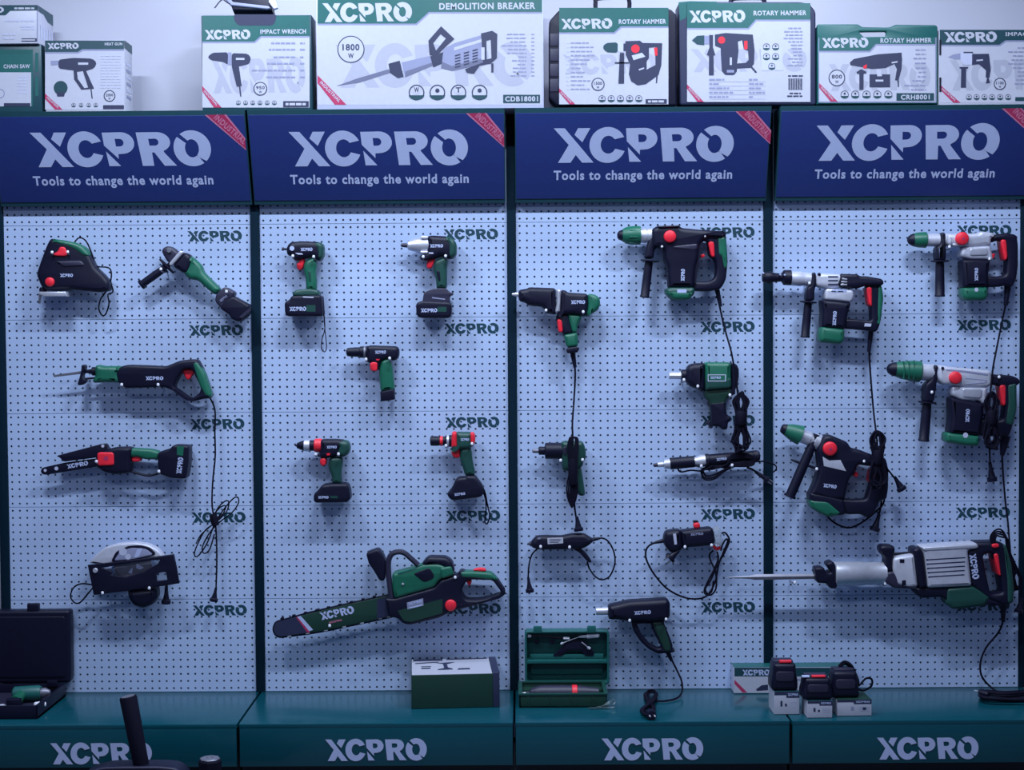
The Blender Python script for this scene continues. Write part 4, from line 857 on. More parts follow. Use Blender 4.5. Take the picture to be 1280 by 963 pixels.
# ------------------------------------------------------------------ far right bay
def hammer_small_grey():
    T = Tool('rotary_hammer', 'rotary hammer with pale grey gearbox and all-black rear handle, top right of the wall', 'rotary hammer', (1120, 270, 8), .068)
    T.lathe('chuck', (112, 240), (320, 241), [(0, 14), (12, 36), (34, 54), (66, 66)], BLK); T.lathe('chuck', (112, 240), (320, 241), [(62, 65), (110, 76), (185, 80), (192, 70)], GRN)
    T.lathe('neck', (300, 243), (660, 243), [(0, 64), (130, 64), (132, 60), (180, 60), (185, 64), (350, 66)], ALU)
    T.plate('gearbox', [(490, 190), (600, 184), (800, 180), (825, 158), (962, 180), (966, 202), (922, 232), (924, 305), (700, 318), (600, 305), (540, 300), (490, 292)], ALU, .038, .012)
    T.plate('gearbox', [(640, 315), (900, 298), (925, 320), (945, 448), (915, 455), (880, 440), (720, 440), (620, 405)], ALU, .036, .010)
    T.plate('gearbox', [(700, 330), (880, 322), (890, 400), (705, 405)], SIL, .040, .004)
    T.plate('gearbox', [(535, 280), (600, 285), (595, 312), (540, 310)], SIL, .040, .003)
    T.disc('mode_knob', (670, 226), 66, RED, .106, .122); T.flat('mode_knob', circ(676, 226, 14, 12), RIB, d=.1222)
    T.plate('motor_housing', [(635, 440), (760, 430), (918, 442), (898, 600), (892, 722), (648, 724)], BLK, .038, .014)
    T.stamp('motor_housing', 'LOGO', 803, 585, 130, 36, ang=90)
    T.plate('end_cap', [(646, 718), (892, 712), (894, 812), (862, 848), (680, 850), (642, 812)], GRN, .0385, .014); T.flat('end_cap', circ(804, 738, 22, 6), LGREY)
    T.plate('rear_handle', [(955, 195), (1090, 172), (1192, 195), (1204, 300), (1204, 500), (1184, 640), (1140, 722), (1090, 692), (1020, 712), (885, 715), (885, 604), (1000, 608), (1082, 592), (1090, 450), (1062, 255), (1000, 248), (930, 275), (920, 230)], BLK, .026, .010)
    T.plate('trigger', [(1022, 244), (1078, 238), (1094, 425), (1064, 455)], RED, .029, .005); T.plate('lock_button', [(942, 382), (986, 372), (980, 412), (955, 440)], RED, .010, .003)
    T.plate('handle_clamp', [(430, 170), (478, 170), (480, 300), (486, 330), (480, 452), (388, 452), (384, 318), (428, 290)], BLK, .028, .008)
    side_grip(T, (438, 452), (438, 808), 46, 92)
    T.c = Crop(0, 0, 1)
    T.lathe('cord>strain_relief', (1260, 356), (1257, 382), [(0, 4.5), (26, 2.6)], BLK, .06, 12)
    T.tube('cord', [(1260, 356, .06), (1257, 380, .055), (1251, 410, .05), (1245, 440, .11), (1241, 462, .116), (1238, 490, .118)], .0033, RUB)
    bundle(T, 'cord', 1239.5, 490, 522, 562, 9.5, .118, 9, .0034, 5)
    T.tube('cord/2', [(1236, 548, .115), (1237, 565, .09), (1237.5, 582, .06)], .0030, RUB); T.plug('cord/2>plug', (1237.3, 578), (1240.5, 602), r0=2, r1=6.3, d=.06, prongs=False)
    T.done(); hooks('smaller grey rotary hammer', (1187, 308), (1237, 323))
def demolition_hammer():
    T = Tool('demolition_hammer', 'demolition hammer with silver barrel and black chuck crossing the upright, vents on top', 'demolition hammer', (945, 320, 8), .070)
    T.lathe('chuck', (62, 215), (360, 218), [(0, 40), (12, 52), (80, 62), (110, 48), (190, 42), (215, 76), (285, 78), (290, 60)], BLK)
    for x, y in ((75, 172), (245, 186), (290, 190)): T.disc('chuck', (x, y), 9, LETTER, .085, .098)
    T.lathe('barrel', (345, 225), (560, 235), [(0, 70), (100, 74), (110, 70), (150, 66), (215, 62)], ALU)
    T.plate('handle_clamp', [(548, 170), (586, 168), (590, 300), (575, 330), (570, 452), (490, 452), (498, 320), (540, 290)], BLK, .030, .008)
    T.plate('gearbox', [(585, 190), (640, 178), (830, 185), (880, 240), (800, 330), (640, 322), (588, 300)], ALU, .036, .012)
    T.disc('gearbox', (634, 185), 16, BLK, .100, .108)
    for k in range(3): T.plate('gearbox', rect(700, 205+k*38, 800, 222+k*38), DNAVY, .0365, .001, ch=0)
    T.plate('vent_cover', [(822, 182), (1000, 186), (1015, 205), (1080, 205), (1240, 232), (1262, 270), (1240, 302), (1080, 302), (992, 330), (880, 322), (778, 300), (800, 240)], BLK, .038, .010)
    for k in range(3): T.plate('vent_cover', [(838+k*-6, 222+k*30), (890, 232+k*26), (888, 246+k*26), (834-k*6, 238+k*30)], SIL, .039, .001, ch=0)
    T.plate('gear_cover', [(678, 328), (950, 345), (962, 400), (932, 468), (800, 452), (668, 442)], ALU, .038, .008)
    T.plate('gear_cover', [(730, 336), (885, 340), (885, 368), (735, 372)], LETTER, .0385, .001); T.flat('gear_cover', rect(752, 350, 800, 358), DNAVY, lift=.001); T.flat('gear_cover', rect(818, 350, 872, 359), DNAVY, lift=.001)
    T.plate('motor_housing', [(635, 438), (780, 448), (935, 466), (905, 560), (872, 740), (638, 718), (650, 560)], BLK, .040, .014)
    T.stamp('motor_housing', 'LOGO', 785, 625, 145, 38, ang=86)
    T.plate('end_cap', [(640, 705), (868, 732), (864, 850), (822, 886), (618, 862), (616, 790)], GRN, .0405, .014)
    T.plate('rear_handle', [(875, 625), (1010, 634), (1142, 652), (1130, 480), (1085, 300), (1190, 280), (1245, 300), (1262, 420), (1240, 620), (1215, 725), (1182, 768), (1120, 748), (868, 728)], BLK, .026, .009)
    T.flat('rear_handle', [(1088, 675), (1155, 678), (1148, 708), (1082, 705)], LGREY)
    T.plate('grip', [(1200, 300), (1242, 292), (1258, 420), (1236, 620), (1200, 705), (1192, 560)], GRN, .028, .008)
    T.plate('trigger', [(1086, 312), (1142, 310), (1144, 512), (1112, 492)], RED, .029, .005)
    side_grip(T, (522, 462), (490, 818), 42, 84)
    T.c = Crop(0, 0, 1)
    T.lathe('cord>strain_relief', (1089, 413), (1086, 440), [(0, 3.4), (27, 2.2)], BLK, .06, 12)
    T.tube('cord', [(1089, 413, .06), (1086.5, 440, .05), (1089, 480, .045), (1092, 515, .05), (1095, 540, .098), (1097, 560, .112)], .0032, RUB)
    bundle(T, 'cord', 1097, 539, 572, 612, 10, .113, 9, .0035, 9)
    T.tube('cord/2', [(1104, 580, .11), (1112, 590, .09), (1120, 600, .06)], .0030, RUB); T.plug('cord/2>plug', (1118, 596), (1128, 613), r0=2, r1=6.2, d=.06, prongs=False)
    T.done(); hooks('demolition hammer', (1012, 353.4), (1080, 350))
def hammer_large_grey():
    T = Tool('rotary_hammer', 'large rotary hammer with grey gearbox and green grip, below the smaller grey one', 'rotary hammer', (1100, 440, 7.111), .070)
    a, b = (58, 148), (640, 205)
    T.lathe('chuck', a, b, [(0, 10), (16, 40), (50, 58), (78, 64)], BLK); T.lathe('chuck', a, b, [(74, 62), (140, 80), (220, 92), (296, 96), (306, 82)], GRN)
    for k in range(6): 
        x = 170+k*22; T.plate('chuck', [(x, 85), (x+8, 85), (x+6, 240), (x-2, 240)], GRN, .034, .002, ch=0) if k % 2 else None
    T.lathe('neck', a, b, [(296, 74), (410, 78), (420, 74), (480, 76), (560, 70)], ALU)
    T.plate('gearbox', [(500, 122), (700, 140), (960, 165), (968, 290), (930, 315), (700, 312), (620, 292), (540, 292), (495, 240)], ALU, .040, .012)
    T.plate('gearbox', [(560, 150), (700, 160), (930, 190), (930, 212), (700, 180), (560, 168)], MGREY, .0405, .001, ch=0)
    T.plate('gearbox', [(730, 225), (920, 245), (920, 275), (735, 290), (735, 278), (905, 264), (905, 255), (730, 238)], MGREY, .0405, .001, ch=0)
    T.plate('gearbox', [(615, 305), (932, 310), (915, 460), (885, 460), (860, 430), (700, 428), (615, 382)], ALU, .038, .010)
    T.plate('gearbox', [(700, 320), (880, 322), (872, 410), (705, 400)], SIL, .041, .004)
    T.disc('mode_knob', (678, 232), 56, RED, .110, .126); T.disc('gearbox', (560, 147), 14, BLK, .105, .113)
    T.plate('motor_housing', [(605, 398), (740, 425), (905, 452), (895, 560), (862, 745), (590, 722), (610, 600)], BLK, .040, .014)
    T.stamp('motor_housing', 'LOGO', 778, 568, 118, 36, ang=87)
    T.plate('end_cap', [(568, 712), (862, 742), (852, 834), (720, 826), (562, 798)], GRN, .0405, .012); T.flat('end_cap', circ(760, 742, 24, 14), LGREY)
    T.plate('rear_handle', [(955, 198), (1150, 208), (1222, 238), (1228, 280), (1190, 302), (1198, 500), (1160, 660), (1130, 750), (940, 748), (855, 742), (872, 598), (1000, 615), (1080, 600), (1090, 470), (1050, 300), (955, 292)], BLK, .027, .009)
    T.plate('grip', [(1108, 288), (1196, 268), (1198, 500), (1162, 660), (1085, 640), (1112, 460)], DGR, .029, .009)
    T.plate('trigger', [(1042, 292), (1096, 290), (1096, 470), (1065, 482)], RED, .030, .005)
    T.plate('handle_clamp', [(462, 115), (502, 120), (495, 240), (480, 330), (462, 445), (378, 445), (388, 285), (440, 245)], BLK, .030, .008)
    side_grip(T, (418, 448), (388, 798), 44, 80)
    T.lathe('cord>strain_relief', (1115, 745), (1085, 925), [(0, 46), (60, 40), (180, 18)], BLK, .062, 12)
    T.c = Crop(0, 0, 1)
    T.tube('cord', [(1252.5, 569, .062), (1254, 595, .05), (1257, 630, .045), (1260, 655, .05), (1262, 680, .06), (1264, 700, .065), (1268, 715, .062)], .0033, RUB)
    for k in range(4): T.tube('cord', [(1262, 690, .07), (1266+k, 705, .07), (1272+k, 718, .065), (1277, 730-k*2, .06), (1270, 738, .06), (1264, 728, .065), (1267+k*2, 712, .068)], .0028, RUB)
    T.tube('cord', [(1274, 720, .06), (1277, 740, .058), (1277, 752, .056)], .003, RUB); T.plug('cord>plug', (1277, 748), (1273, 766), r0=2, r1=5.5, d=.056, prongs=False)
    T.done(); hooks('large grey rotary hammer', (1165, 490), (1249, 471))
def hammer_tilted():
    T = Tool('rotary_hammer', 'black rotary hammer hanging tilted, red dial and grey badge, above the breaker', 'rotary hammer', (965, 520, 7.111), .066)
    a, b = (82, 108), (470, 258)
    T.lathe('chuck', a, b, [(0, 28), (8, 40), (40, 50)], BLK); T.lathe('chuck', a, b, [(36, 48), (90, 70), (150, 84), (185, 90), (192, 70)], GRN)
    T.lathe('neck', a, b, [(188, 62), (270, 64), (274, 56), (310, 56), (316, 68), (380, 70)], SIL)
    T.plate('housing', [(440, 175), (500, 162), (655, 228), (685, 282), (760, 295), (850, 330), (935, 368), (905, 452), (838, 440), (745, 428), (722, 500), (668, 560), (628, 742), (480, 740), (318, 690), (345, 640), (378, 560), (405, 440), (385, 300)], BLK, .038, .014)
    T.disc('mode_knob', (520, 295), 63, RED, .103, .118); T.flat('mode_knob', circ(520, 298, 14, 12), RIB, d=.1182)
    T.plate('housing', [(430, 352), (490, 388), (590, 383), (642, 486), (440, 440)], ALU, .0385, .002, ch=0)
    T.stamp('housing', 'LOGO', 515, 625, 118, 34, ang=-8)
    T.plate('rear_handle', [(835, 345), (1000, 372), (1025, 480), (1020, 650), (1005, 742), (950, 745), (905, 850), (840, 905), (775, 868), (640, 872), (560, 760), (620, 735), (720, 742), (825, 738), (862, 600), (915, 455)], BLK, .027, .010)
    T.plate('lower_housing', [(318, 670), (480, 700), (625, 735), (640, 868), (540, 880), (320, 760)], BLK, .038, .010)
    T.plate('end_cap', [(315, 735), (480, 748), (600, 850), (575, 872), (490, 894), (400, 852), (330, 810)], GRN, .040, .010)
    T.plate('trigger', [(868, 455), (912, 470), (882, 592), (845, 580)], RED, .030, .005); T.plate('lock_button', [(708, 512), (752, 488), (765, 520), (740, 552)], RED, .012, .003)
    T.lathe('side_handle', (398, 165), (155, 725), [(0, 30), (120, 34), (125, 40), (300, 44), (585, 44), (590, 54), (608, 54), (612, 40)], BLK, .075)
    T.lathe('side_handle', (168, 390), (410, 475), [(0, 7), (60, 12), (230, 12), (256, 7)], BLK, .075, 10)
    T.tube('side_handle', [(395, 290, .07), (405, 380, .07), (415, 440, .07)], .006, BLK)
    T.c = Crop(0, 0, 1)
    T.tube('cord', [(1106, 615, .06), (1104, 630, .055), (1092, 642, .05), (1078, 653, .048), (1062, 660, .046), (1047, 656, .046), (1036, 648, .05), (1029, 640, .06)], .0034, RUB)
    T.tube('cord/2', [(1101, 610, .055), (1101.5, 630, .05), (1098, 646, .05)], .0032, RUB); T.plug('cord/2>plug', (1099, 643), (1093, 664), r0=2, r1=6.3, d=.05, prongs=False)
    T.done(); hooks('tilted black rotary hammer', (1021, 586), (1080, 576.2))
def breaker():
    T = Tool('demolition_breaker', 'big silver demolition breaker with a long pointed chisel across the lowest peg row', 'breaker', (900, 670, 6.4), .075)
    T.lathe('chisel', (52, 335), (790, 325), [(0, 2.5), (70, 8), (190, 15), (225, 24), (420, 25), (700, 23), (735, 22)], STL, n=6)
    T.plate('retainer', [(745, 246), (820, 242), (838, 285), (885, 285), (838, 228), (848, 205), (890, 194), (912, 225), (932, 300), (922, 415), (862, 412), (850, 372), (760, 368)], BLK, .032, .008)
    T.lathe('barrel', (912, 306), (1320, 300), [(0, 92), (8, 100), (230, 96), (235, 92), (410, 90)], SIL, n=28)
    T.c = Crop(1080, 660, 6.4)
    T.plate('front_handle', [(108, 152), (135, 130), (220, 134), (236, 158), (230, 220), (215, 260), (222, 345), (160, 355), (150, 272), (158, 232), (122, 202)], BLK, .032, .012)
    T.lathe('front_handle', (225, 212), (385, 196), [(0, 10), (160, 10)], BLK)
    T.plate('gearbox', [(215, 235), (250, 220), (385, 200), (412, 462), (330, 470), (240, 445), (212, 330)], ALU, .040, .012)
    T.plate('gearbox', [(150, 350), (215, 335), (290, 430), (412, 462), (408, 478), (220, 470), (150, 425)], CHAR, .038, .008)
    for q in ((262, 238, 300, 266), (280, 405, 312, 445)): T.plate('gearbox', rect(*q), BLK, .042, .002, ch=0)
    T.plate('bumper_ring', [(366, 165), (398, 148), (432, 152), (448, 190), (485, 462), (418, 472), (388, 300)], BLK, .045, .010)
    T.plate('motor_cover', [(428, 140), (882, 110), (888, 156), (805, 166), (838, 452), (482, 468), (462, 250), (446, 165)], ALU, .045, .012)
    T.plate('motor_cover', [(440, 142), (880, 116), (884, 150), (450, 174)], SIL, .047, .004)
    for k in range(5):
        y = 232+k*34; x = 470+k*4
        T.plate('motor_cover', [(x, y+4), (780-k*2, y-14), (784-k*2, y-2), (x+2, y+16)], DNAVY, .0453, .001, ch=0)
    T.plate('rear_handle', [(800, 166), (880, 156), (872, 106), (1060, 100), (1112, 130), (1152, 280), (1174, 480), (1166, 590), (1100, 612), (970, 562), (860, 470), (836, 442)], BLK, .040, .012,
            holes=[[(928, 208), (1002, 188), (1062, 370), (1086, 508), (990, 518), (950, 340)]])
    T.plate('grip', [(1078, 112), (1112, 130), (1154, 280), (1176, 480), (1168, 590), (1112, 592), (1108, 400)], DGR, .042, .010)
    T.stamp('rear_handle', 'LOGO', 882, 310, 205, 56, ang=-82, d=.1155)
    T.plate('lock_button', [(1018, 128), (1074, 124), (1076, 156), (1020, 160)], RED, .010, .003, d=.112); T.plate('trigger', [(1008, 196), (1045, 190), (1066, 345), (1056, 378)], RED, .043, .005)
    T.plate('lower_housing', [(368, 468), (480, 465), (665, 462), (660, 590), (600, 542), (440, 552), (400, 522)], BLK, .036, .010)
    T.plate('lower_housing', [(640, 470), (840, 450), (900, 478), (995, 540), (945, 612), (690, 642), (628, 590)], DGR, .040, .012)
    T.plate('lower_housing', [(960, 545), (1100, 600), (1080, 612), (950, 600)], BLK, .038, .006)
    T.c = Crop(0, 0, 1)
    T.lathe('cord>strain_relief', (1254, 750), (1254, 778), [(0, 4.2), (28, 2.4)], BLK, .065, 12)
    q = [W(1254, 752, .065), W(1254, 775, .06), W(1248, 791, .055), W(1234, 808, .05), W(1226, 826, .05), W(1226.5, 844, .055), W(1236, 857, .06), DK(1250, 867, .007), DK(1268, 872, .006), DK(1290, 874, .006)]
    sweep(T.P('cord'), q, .0036, RUB)
    for k in range(5):
        h = .007+.006*(k % 3); o = (k-2)*1.2
        sweep(T.P('cord'), [DK(1285, 866+o, h), DK(1258, 868+o, h+.003), DK(1232, 866+o*.8, h), DK(1224+abs(o), 869+o*.5, h), DK(1232, 873+o*.5, h+.003), DK(1262, 875+o*.6, h), DK(1290, 875+o, h)], .0045, RUB)
    a, b = DK(1236, 869, .018), DK(1222, 866, .016); lathe_w(T.P('cord>plug'), a, b, [(0, .008), (.02, .014), (.034, .015)], BLK, 14)
    ax = (b-a).normalized(); lathe_w(T.P('cord>plug'), b-ax*.002+Vector((0, 0, .004)), b+ax+Vector((0, 0, .004)), [(0, .0026), (.016, .0026), (.018, .001)], SIL, 8)
    for k in range(4): T.tube('cord/2', [(1240+k*1.5, 684, .11), (1238+k*2, 672+k, .112), (1243+k, 664+k*2, .112), (1250, 662+k*3, .11), (1256+k, 668+k*2, .108), (1258+k, 682, .10), (1260+k, 700, .09), (1264+k, 718, .08), (1268+k, 735, .07), (1262+k*3, 742-k*3, .065), (1262, 722, .075)], .0030, RUB)
    T.done(); hooks('silver breaker', (993.7, 728), (1106.5, 729.5), (1251, 753.2))
for f in (rotary_hammer_black, impact_wrench_corded, impact_wrench_small, air_impact_wrench, die_grinder, rotary_tool, trimmer, heat_gun, kit_case, hammer_small_grey, demolition_hammer, hammer_large_grey, hammer_tilted, breaker): f()
# ------------------------------------------------------------------ cartons and cases on top of the signs
def carton(T, x0, y0, x1, d, depth, body, m, b=.002):
    """box whose front (photo pixels x0..x1, top y0) stands d metres out, resting on the signs"""
    k = W((x0+x1)/2, y0, d); zt = k.z; a, c = W(x0, 70, d).x, W(x1, 70, d).x
    bx(T.P(body), (a, c), (-d, -d+depth), (ZT+.0012, zt), m, b)
    return VF(d)
def ring(P, fr, cx, cy, r, w, m, lift=.0011): flat(P, fr, circ(cx, cy, r, 28), m, lift, holes=[circ(cx, cy, r-w, 28)])
def lines(P, fr, rows, m=MGREY, h=1.3, lift=.0011, seed=1):
    """rows of small print, broken into words"""
    rn = random.Random(seed)
    for x0, x1, y in rows:
        x = x0
        while x < x1-1:
            w = min(rn.uniform(3, 8), x1-x); flat(P, fr, rect(x, y-h/2, x+w, y+h/2), m, lift); x += w+1.1
def icons(P, fr, xs, y, r):
    for x in xs:
        ring(P, fr, x, y, r, r*.14, DNAVY)
        flat(P, fr, [(x+r*math.cos(t*math.pi/10), y+r*.35+(r*.62)*math.sin(t*math.pi/10)) for t in range(11)], DTEAL, .0012)
        flat(P, fr, circ(x, y-r*.25, r*.28, 8), DNAVY, .0012)
def art(P, fr, x0, y0, x1, y1, band, logo, title, ribbon=None, mark=True, bandm=TEAL):
    """printed sheet: white ground, green band with a step, logo, product name, red corner ribbon"""
    flat(P, fr, rect(x0, y0, x1, y1), PAPER, .0003)
    yl, yr, sx, ex = band
    if mark: stamp(P, fr, 'LOGO', (x0+x1)/2+(x1-x0)*.02, (yl+y1)/2+1, (x1-x0)*.88, (y1-yl)*.55, MARK, lift=.0005)
    flat(P, fr, [(x0, y0), (x1, y0), (x1, yr+2), (ex+1, yr+2), (sx+1, yl+2), (x0, yl+2)], MGREY, .0006)
    flat(P, fr, [(x0, y0), (x1, y0), (x1, yr), (ex, yr), (sx, yl), (x0, yl)], bandm, .0008)
    stamp(P, fr, 'LOGO', *logo, PAPER, lift=.0011)
    if title: stamp(P, fr, *title, PAPER, lift=.0011)
    if ribbon:
        w, h, t = ribbon
        flat(P, fr, [(x0, y1-h), (x0, y1-h+t*.55), (x0+w-t*.8, y1), (x0+w, y1)], RIB, .0009)
        stamp(P, fr, 'INDUSTRIAL', x0+w*.44, y1-h*.44, math.hypot(w, h)*.66, t*.22, PAPER, -math.degrees(math.atan2(h, w)), .0012)
def badge(P, fr, cx, cy, r, t1, t2='W'):
    ring(P, fr, cx, cy, r, 1.2, DNAVY); flat(P, fr, circ(cx, cy, r-1.2, 28), PAPER, .0010)
    stamp(P, fr, t1, cx, cy-r*.15, r*1.25, r*.48, DNAVY, lift=.0013); stamp(P, fr, t2, cx, cy+r*.48, r*.42, r*.36, DNAVY, lift=.0013)
def top_cartons():
    # far left: green moulded case with a carton on it
    d = .150
    T = Tool('tool_case', 'green moulded case at the far left on the signs, under a white carton', 'case')
    fr = carton(T, -70, 56, 52, d, .20, 'shell', DTEAL, .006); P = T.P('printed_panel')
    flat(P, fr, rect(-66, 62, 41, 133), TEAL, .0004); flat(P, fr, rect(-60, 90.5, 39, 133), PAPER, .0006)
    stamp(P, fr, 'CHAIN SAW', 21, 83, 33, 5, PAPER, lift=.0010); lines(P, fr, [(22, 34, 96+4*k) for k in range(6)], LGREY); flat(P, fr, rect(5, 129, 38, 133), DNAVY, .0009); ring(P, fr, 0, 117, 6, 1, MGREY)
    T.flat('shell', rect(44, 66, 48, 90), TEAL, d=d); T.flat('shell', rect(44, 96, 48, 120), TEAL, d=d)
    T.done(); zc = W(0, 56, d).z
    T = Tool('product_carton', 'white carton with a green top band stacked on the green case at the far left', 'carton')
    d = .165; a, c = W(-75, 30, d).x, W(47.5, 30, d).x
    bx(T.P('box'), (a, c), (-d, -d+.17), (zc+.001, W(0, 6.5, d).z), PAPER, .0015); fr = VF(d); P = T.P('printed_front')
    flat(P, fr, [(-75, 6.8), (47, 6.3), (47, 13), (13, 13.5), (7, 19), (-75, 19.5)], DTEAL, .0008); stamp(P, fr, 'LOGO', -19, 12.5, 48, 7.5, PAPER, lift=.0011)
    lines(P, fr, [(18, 43, 10.5)], PAPER, 2.2, .0012); lines(P, fr, [(6, 24, 26), (26, 43, 26), (26, 43, 33), (28, 43, 36), (4, 20, 43), (5, 19, 48)], LGREY, 2); flat(P, fr, rect(27, 48, 46, 52), DNAVY, .0008); flat(P, fr, rect(27, 49.3, 44, 50.8), PAPER, .0011)
    flat(P, fr, rect(46.2, 7, 47.5, 52), MGREY, .0008)
    sd = Frame((c, 0, 0), (0, 1, 0), (0, 0, 1)); zt = W(0, 6.5, d).z; Q = T.P('printed_side')
    def sf(q, m, l=.0008):
        tri = tessellate_polygon([[Vector((x, y, 0)) for x, y in q]]); fs = []
        for i, j, k in tri:
            s = (q[j][0]-q[i][0])*(q[k][1]-q[i][1])-(q[k][0]-q[i][0])*(q[j][1]-q[i][1]); fs.append((i, j, k) if s > 0 else (i, k, j))
        Q.add([sd.w(u, v, l) for u, v in q], fs, m)
    sf([(-.165, zt-.001), (.004, zt-.001), (.004, zt-.038), (-.06, zt-.036), (-.10, zt-.020), (-.165, zt-.020)], DTEAL)
    for k in range(5): sf(rect(-.14+.03*k, zt-.11, -.125+.03*k, zt-.06), LGREY)
    T.done()
    # heat gun carton
    d = .152
    T = Tool('product_carton', 'white carton printed with a heat gun, second from the left on the signs', 'carton')
    fr = carton(T, 56, 50.5, 155.5, d, .105, 'box', PAPER); P = T.P('printed_front')
    art(P, fr, 56.4, 50.8, 155, 137, (65, 61.5, 97, 103), (79, 57.5, 39, 7.6), ('HEAT GUN', 142, 55, 22, 3.6), (22, 20, 12), False, DTEAL)
    cc = Crop(0, 60, 7.111); Z = lambda L: [cc(p) for p in L]
    flat(P, fr, Z([(450, 115), (520, 112), (520, 150), (455, 155)]), MGREY, .0010)
    flat(P, fr, Z([(520, 105), (650, 88), (820, 95), (862, 130), (840, 180), (760, 207), (650, 200), (520, 182)]), DNAVY, .0011, ch=1); flat(P, fr, Z(rect(695, 130, 785, 150)), PAPER, .0014)
    flat(P, fr, Z([(655, 198), (765, 200), (800, 280), (838, 362), (725, 372), (660, 280)]), DNAVY, .0012, holes=[Z([(685, 212), (738, 205), (785, 352), (750, 357), (692, 275)])]); flat(P, fr, Z([(805, 365), (815, 365), (825, 450), (815, 450)]), DNAVY, .0011)
    flat(P, fr, Z(circ(540, 355, 62)+[]), DTEAL, .0011); flat(P, fr, Z([(500, 395), (580, 395), (570, 432), (512, 432)]), DNAVY, .0012)
    lines(P, fr, [(126, 151, 70+3.6*k) for k in range(12)], LGREY, 1); icons(P, fr, (92, 101.5, 111, 120), 131.5, 2.6); badge(P, fr, 137, 120, 7.3, '2000'); flat(P, fr, rect(129, 131.5, 155, 136.5), DNAVY, .0010)
    sd = Frame((W(155.5, 70, d).x, 0, 0), (0, 1, 0), (0, 0, 1)); zt = W(100, 50.5, d).z; Q = T.P('printed_side')
    sf([(-.152, zt-.001), (-.048, zt-.001), (-.048, zt-.030), (-.10, zt-.028), (-.152, zt-.026)], DTEAL)
    for k in range(6): sf(rect(-.13, zt-.08-.022*k, -.07, zt-.07-.022*k), MGREY if k % 2 else LGREY)
    T.done()
    # impact wrench case
    d = .150
    T = Tool('tool_case', 'green-topped case printed with an impact wrench, a dark pouch lying on it', 'case')
    fr = carton(T, 252, 19, 389.5, d, .12, 'shell', DTEAL, .004); P = T.P('printed_panel')
    art(P, fr, 253, 19.5, 387, 134.5, (52, 45, 318, 326), (284.5, 43.3, 57, 12.4), ('IMPACT WRENCH', 354, 39.5, 57, 5.6), (24, 27, 12), True)
    flat(P, fr, [(292, 18), (346, 18), (344, 28), (340, 32), (298, 32), (293, 26)], DNAVY, .0012, ch=1)
    cc = Crop(240, 0, 8)
    flat(P, fr, Z([(155, 570), (205, 528), (360, 523), (362, 650), (320, 622), (190, 602)]), DNAVY, .0011, ch=1); flat(P, fr, Z([(362, 523), (396, 525), (396, 652), (358, 648)]), MGREY, .0012)
    flat(P, fr, Z([(398, 532), (560, 538), (590, 580), (575, 640), (480, 662), (398, 682)]), DNAVY, .0011, ch=1); flat(P, fr, Z([(400, 672), (468, 655), (498, 862), (448, 868)]), DNAVY, .0012); flat(P, fr, Z([(470, 865), (484, 865), (494, 965), (482, 965)]), DNAVY, .0012); flat(P, fr, Z(rect(440, 580, 525, 600)), PAPER, .0014)
    lines(P, fr, [(x, 369, y) for x, y in ((339, 54), (336, 62), (342, 71.5), (334, 79.5), (315, 88), (333, 96.5))], MGREY, 2, seed=3); lines(P, fr, [(375, 381, y) for y in (54, 62, 71.5, 79.5, 88, 96.5)], MGREY, 2)
    badge(P, fr, 325.5, 111, 8.6, '950'); icons(P, fr, (298, 307, 316, 325, 334, 343), 128.5, 2.8); flat(P, fr, rect(354, 126.5, 386, 134), DNAVY, .0010); lines(P, fr, [(357, 383, 130.3)], PAPER, 3, .0013)
    T.done(); zc = W(300, 19, d).z
    T = Tool('pouch', 'dark pouch with a pale rim lying on the impact wrench case at the top', 'pouch')
    p0 = W(310, 14, .13); z0 = zc+.0115
    fr2 = Frame((p0.x, -.085, z0), (1, -.08, 0), (0, .35, 1))
    e = mpp(.12)
    X = lambda L: [((x-312)*e, (24-y)*e) for x, y in L]
    prism(T.P('body'), fr2, X([(292, 22), (342, 23.5), (336, -14), (284, -14), (286, 4)]), BLK, .030, .006)
    prism(T.P('rim'), Frame(fr2.w(0, 0, .033), fr2.ex, fr2.ey), X([(284, 2), (293, 12.5), (338, 19.5), (341, 22.5), (336, 23.5), (290, 17), (281, 6)]), MGREY, .006, .003)
    prism(T.P('rim'), Frame(fr2.w(0, 0, .033), fr2.ex, fr2.ey), X([(335, -14), (339, -14), (350, 22), (345, 24), (338, 14)]), LGREY, .006, .003)
    fr3 = fr2
    sweep(T.P('cord'), [fr3.w(*X([q])[0], .036) for q in ((270, 20), (276, 11), (284, 3), (281, -6))], .0022, CHAR); sweep(T.P('cord'), [fr3.w(*X([q])[0], .040) for q in ((272, -4), (277, 5), (285, 13), (290, 16))], .0022, CHAR)
    T.done()
    # demolition breaker carton
    d = .155
    T = Tool('product_carton', 'widest carton on the signs, printed with a demolition breaker', 'carton')
    fr = carton(T, 395.5, -8, 679.5, d, .17, 'box', LGREY, .003); P = T.P('printed_front')
    art(P, fr, 397, -7, 677.5, 131, (29.5, 15, 520, 536), (459, 15.3, 112, 24.5), ('DEMOLITION BREAKER', 609, 7.6, 120, 8.2), (36, 37, 18), True)
    cc = Crop(400, 0, 4.414)
    flat(P, fr, Z([(90, 475), (200, 435), (380, 382), (388, 402), (220, 455)]), SGREY, .0011); flat(P, fr, Z([(378, 352), (440, 335), (462, 425), (430, 432), (386, 402)]), DNAVY, .0012)
    flat(P, fr, Z([(450, 345), (610, 308), (622, 362), (470, 426)]), MGREY, .0012); flat(P, fr, Z([(470, 395), (620, 345), (622, 362), (470, 426)]), SGREY, .0014); flat(P, fr, Z([(608, 312), (680, 288), (672, 352), (625, 372)]), DNAVY, .0014)
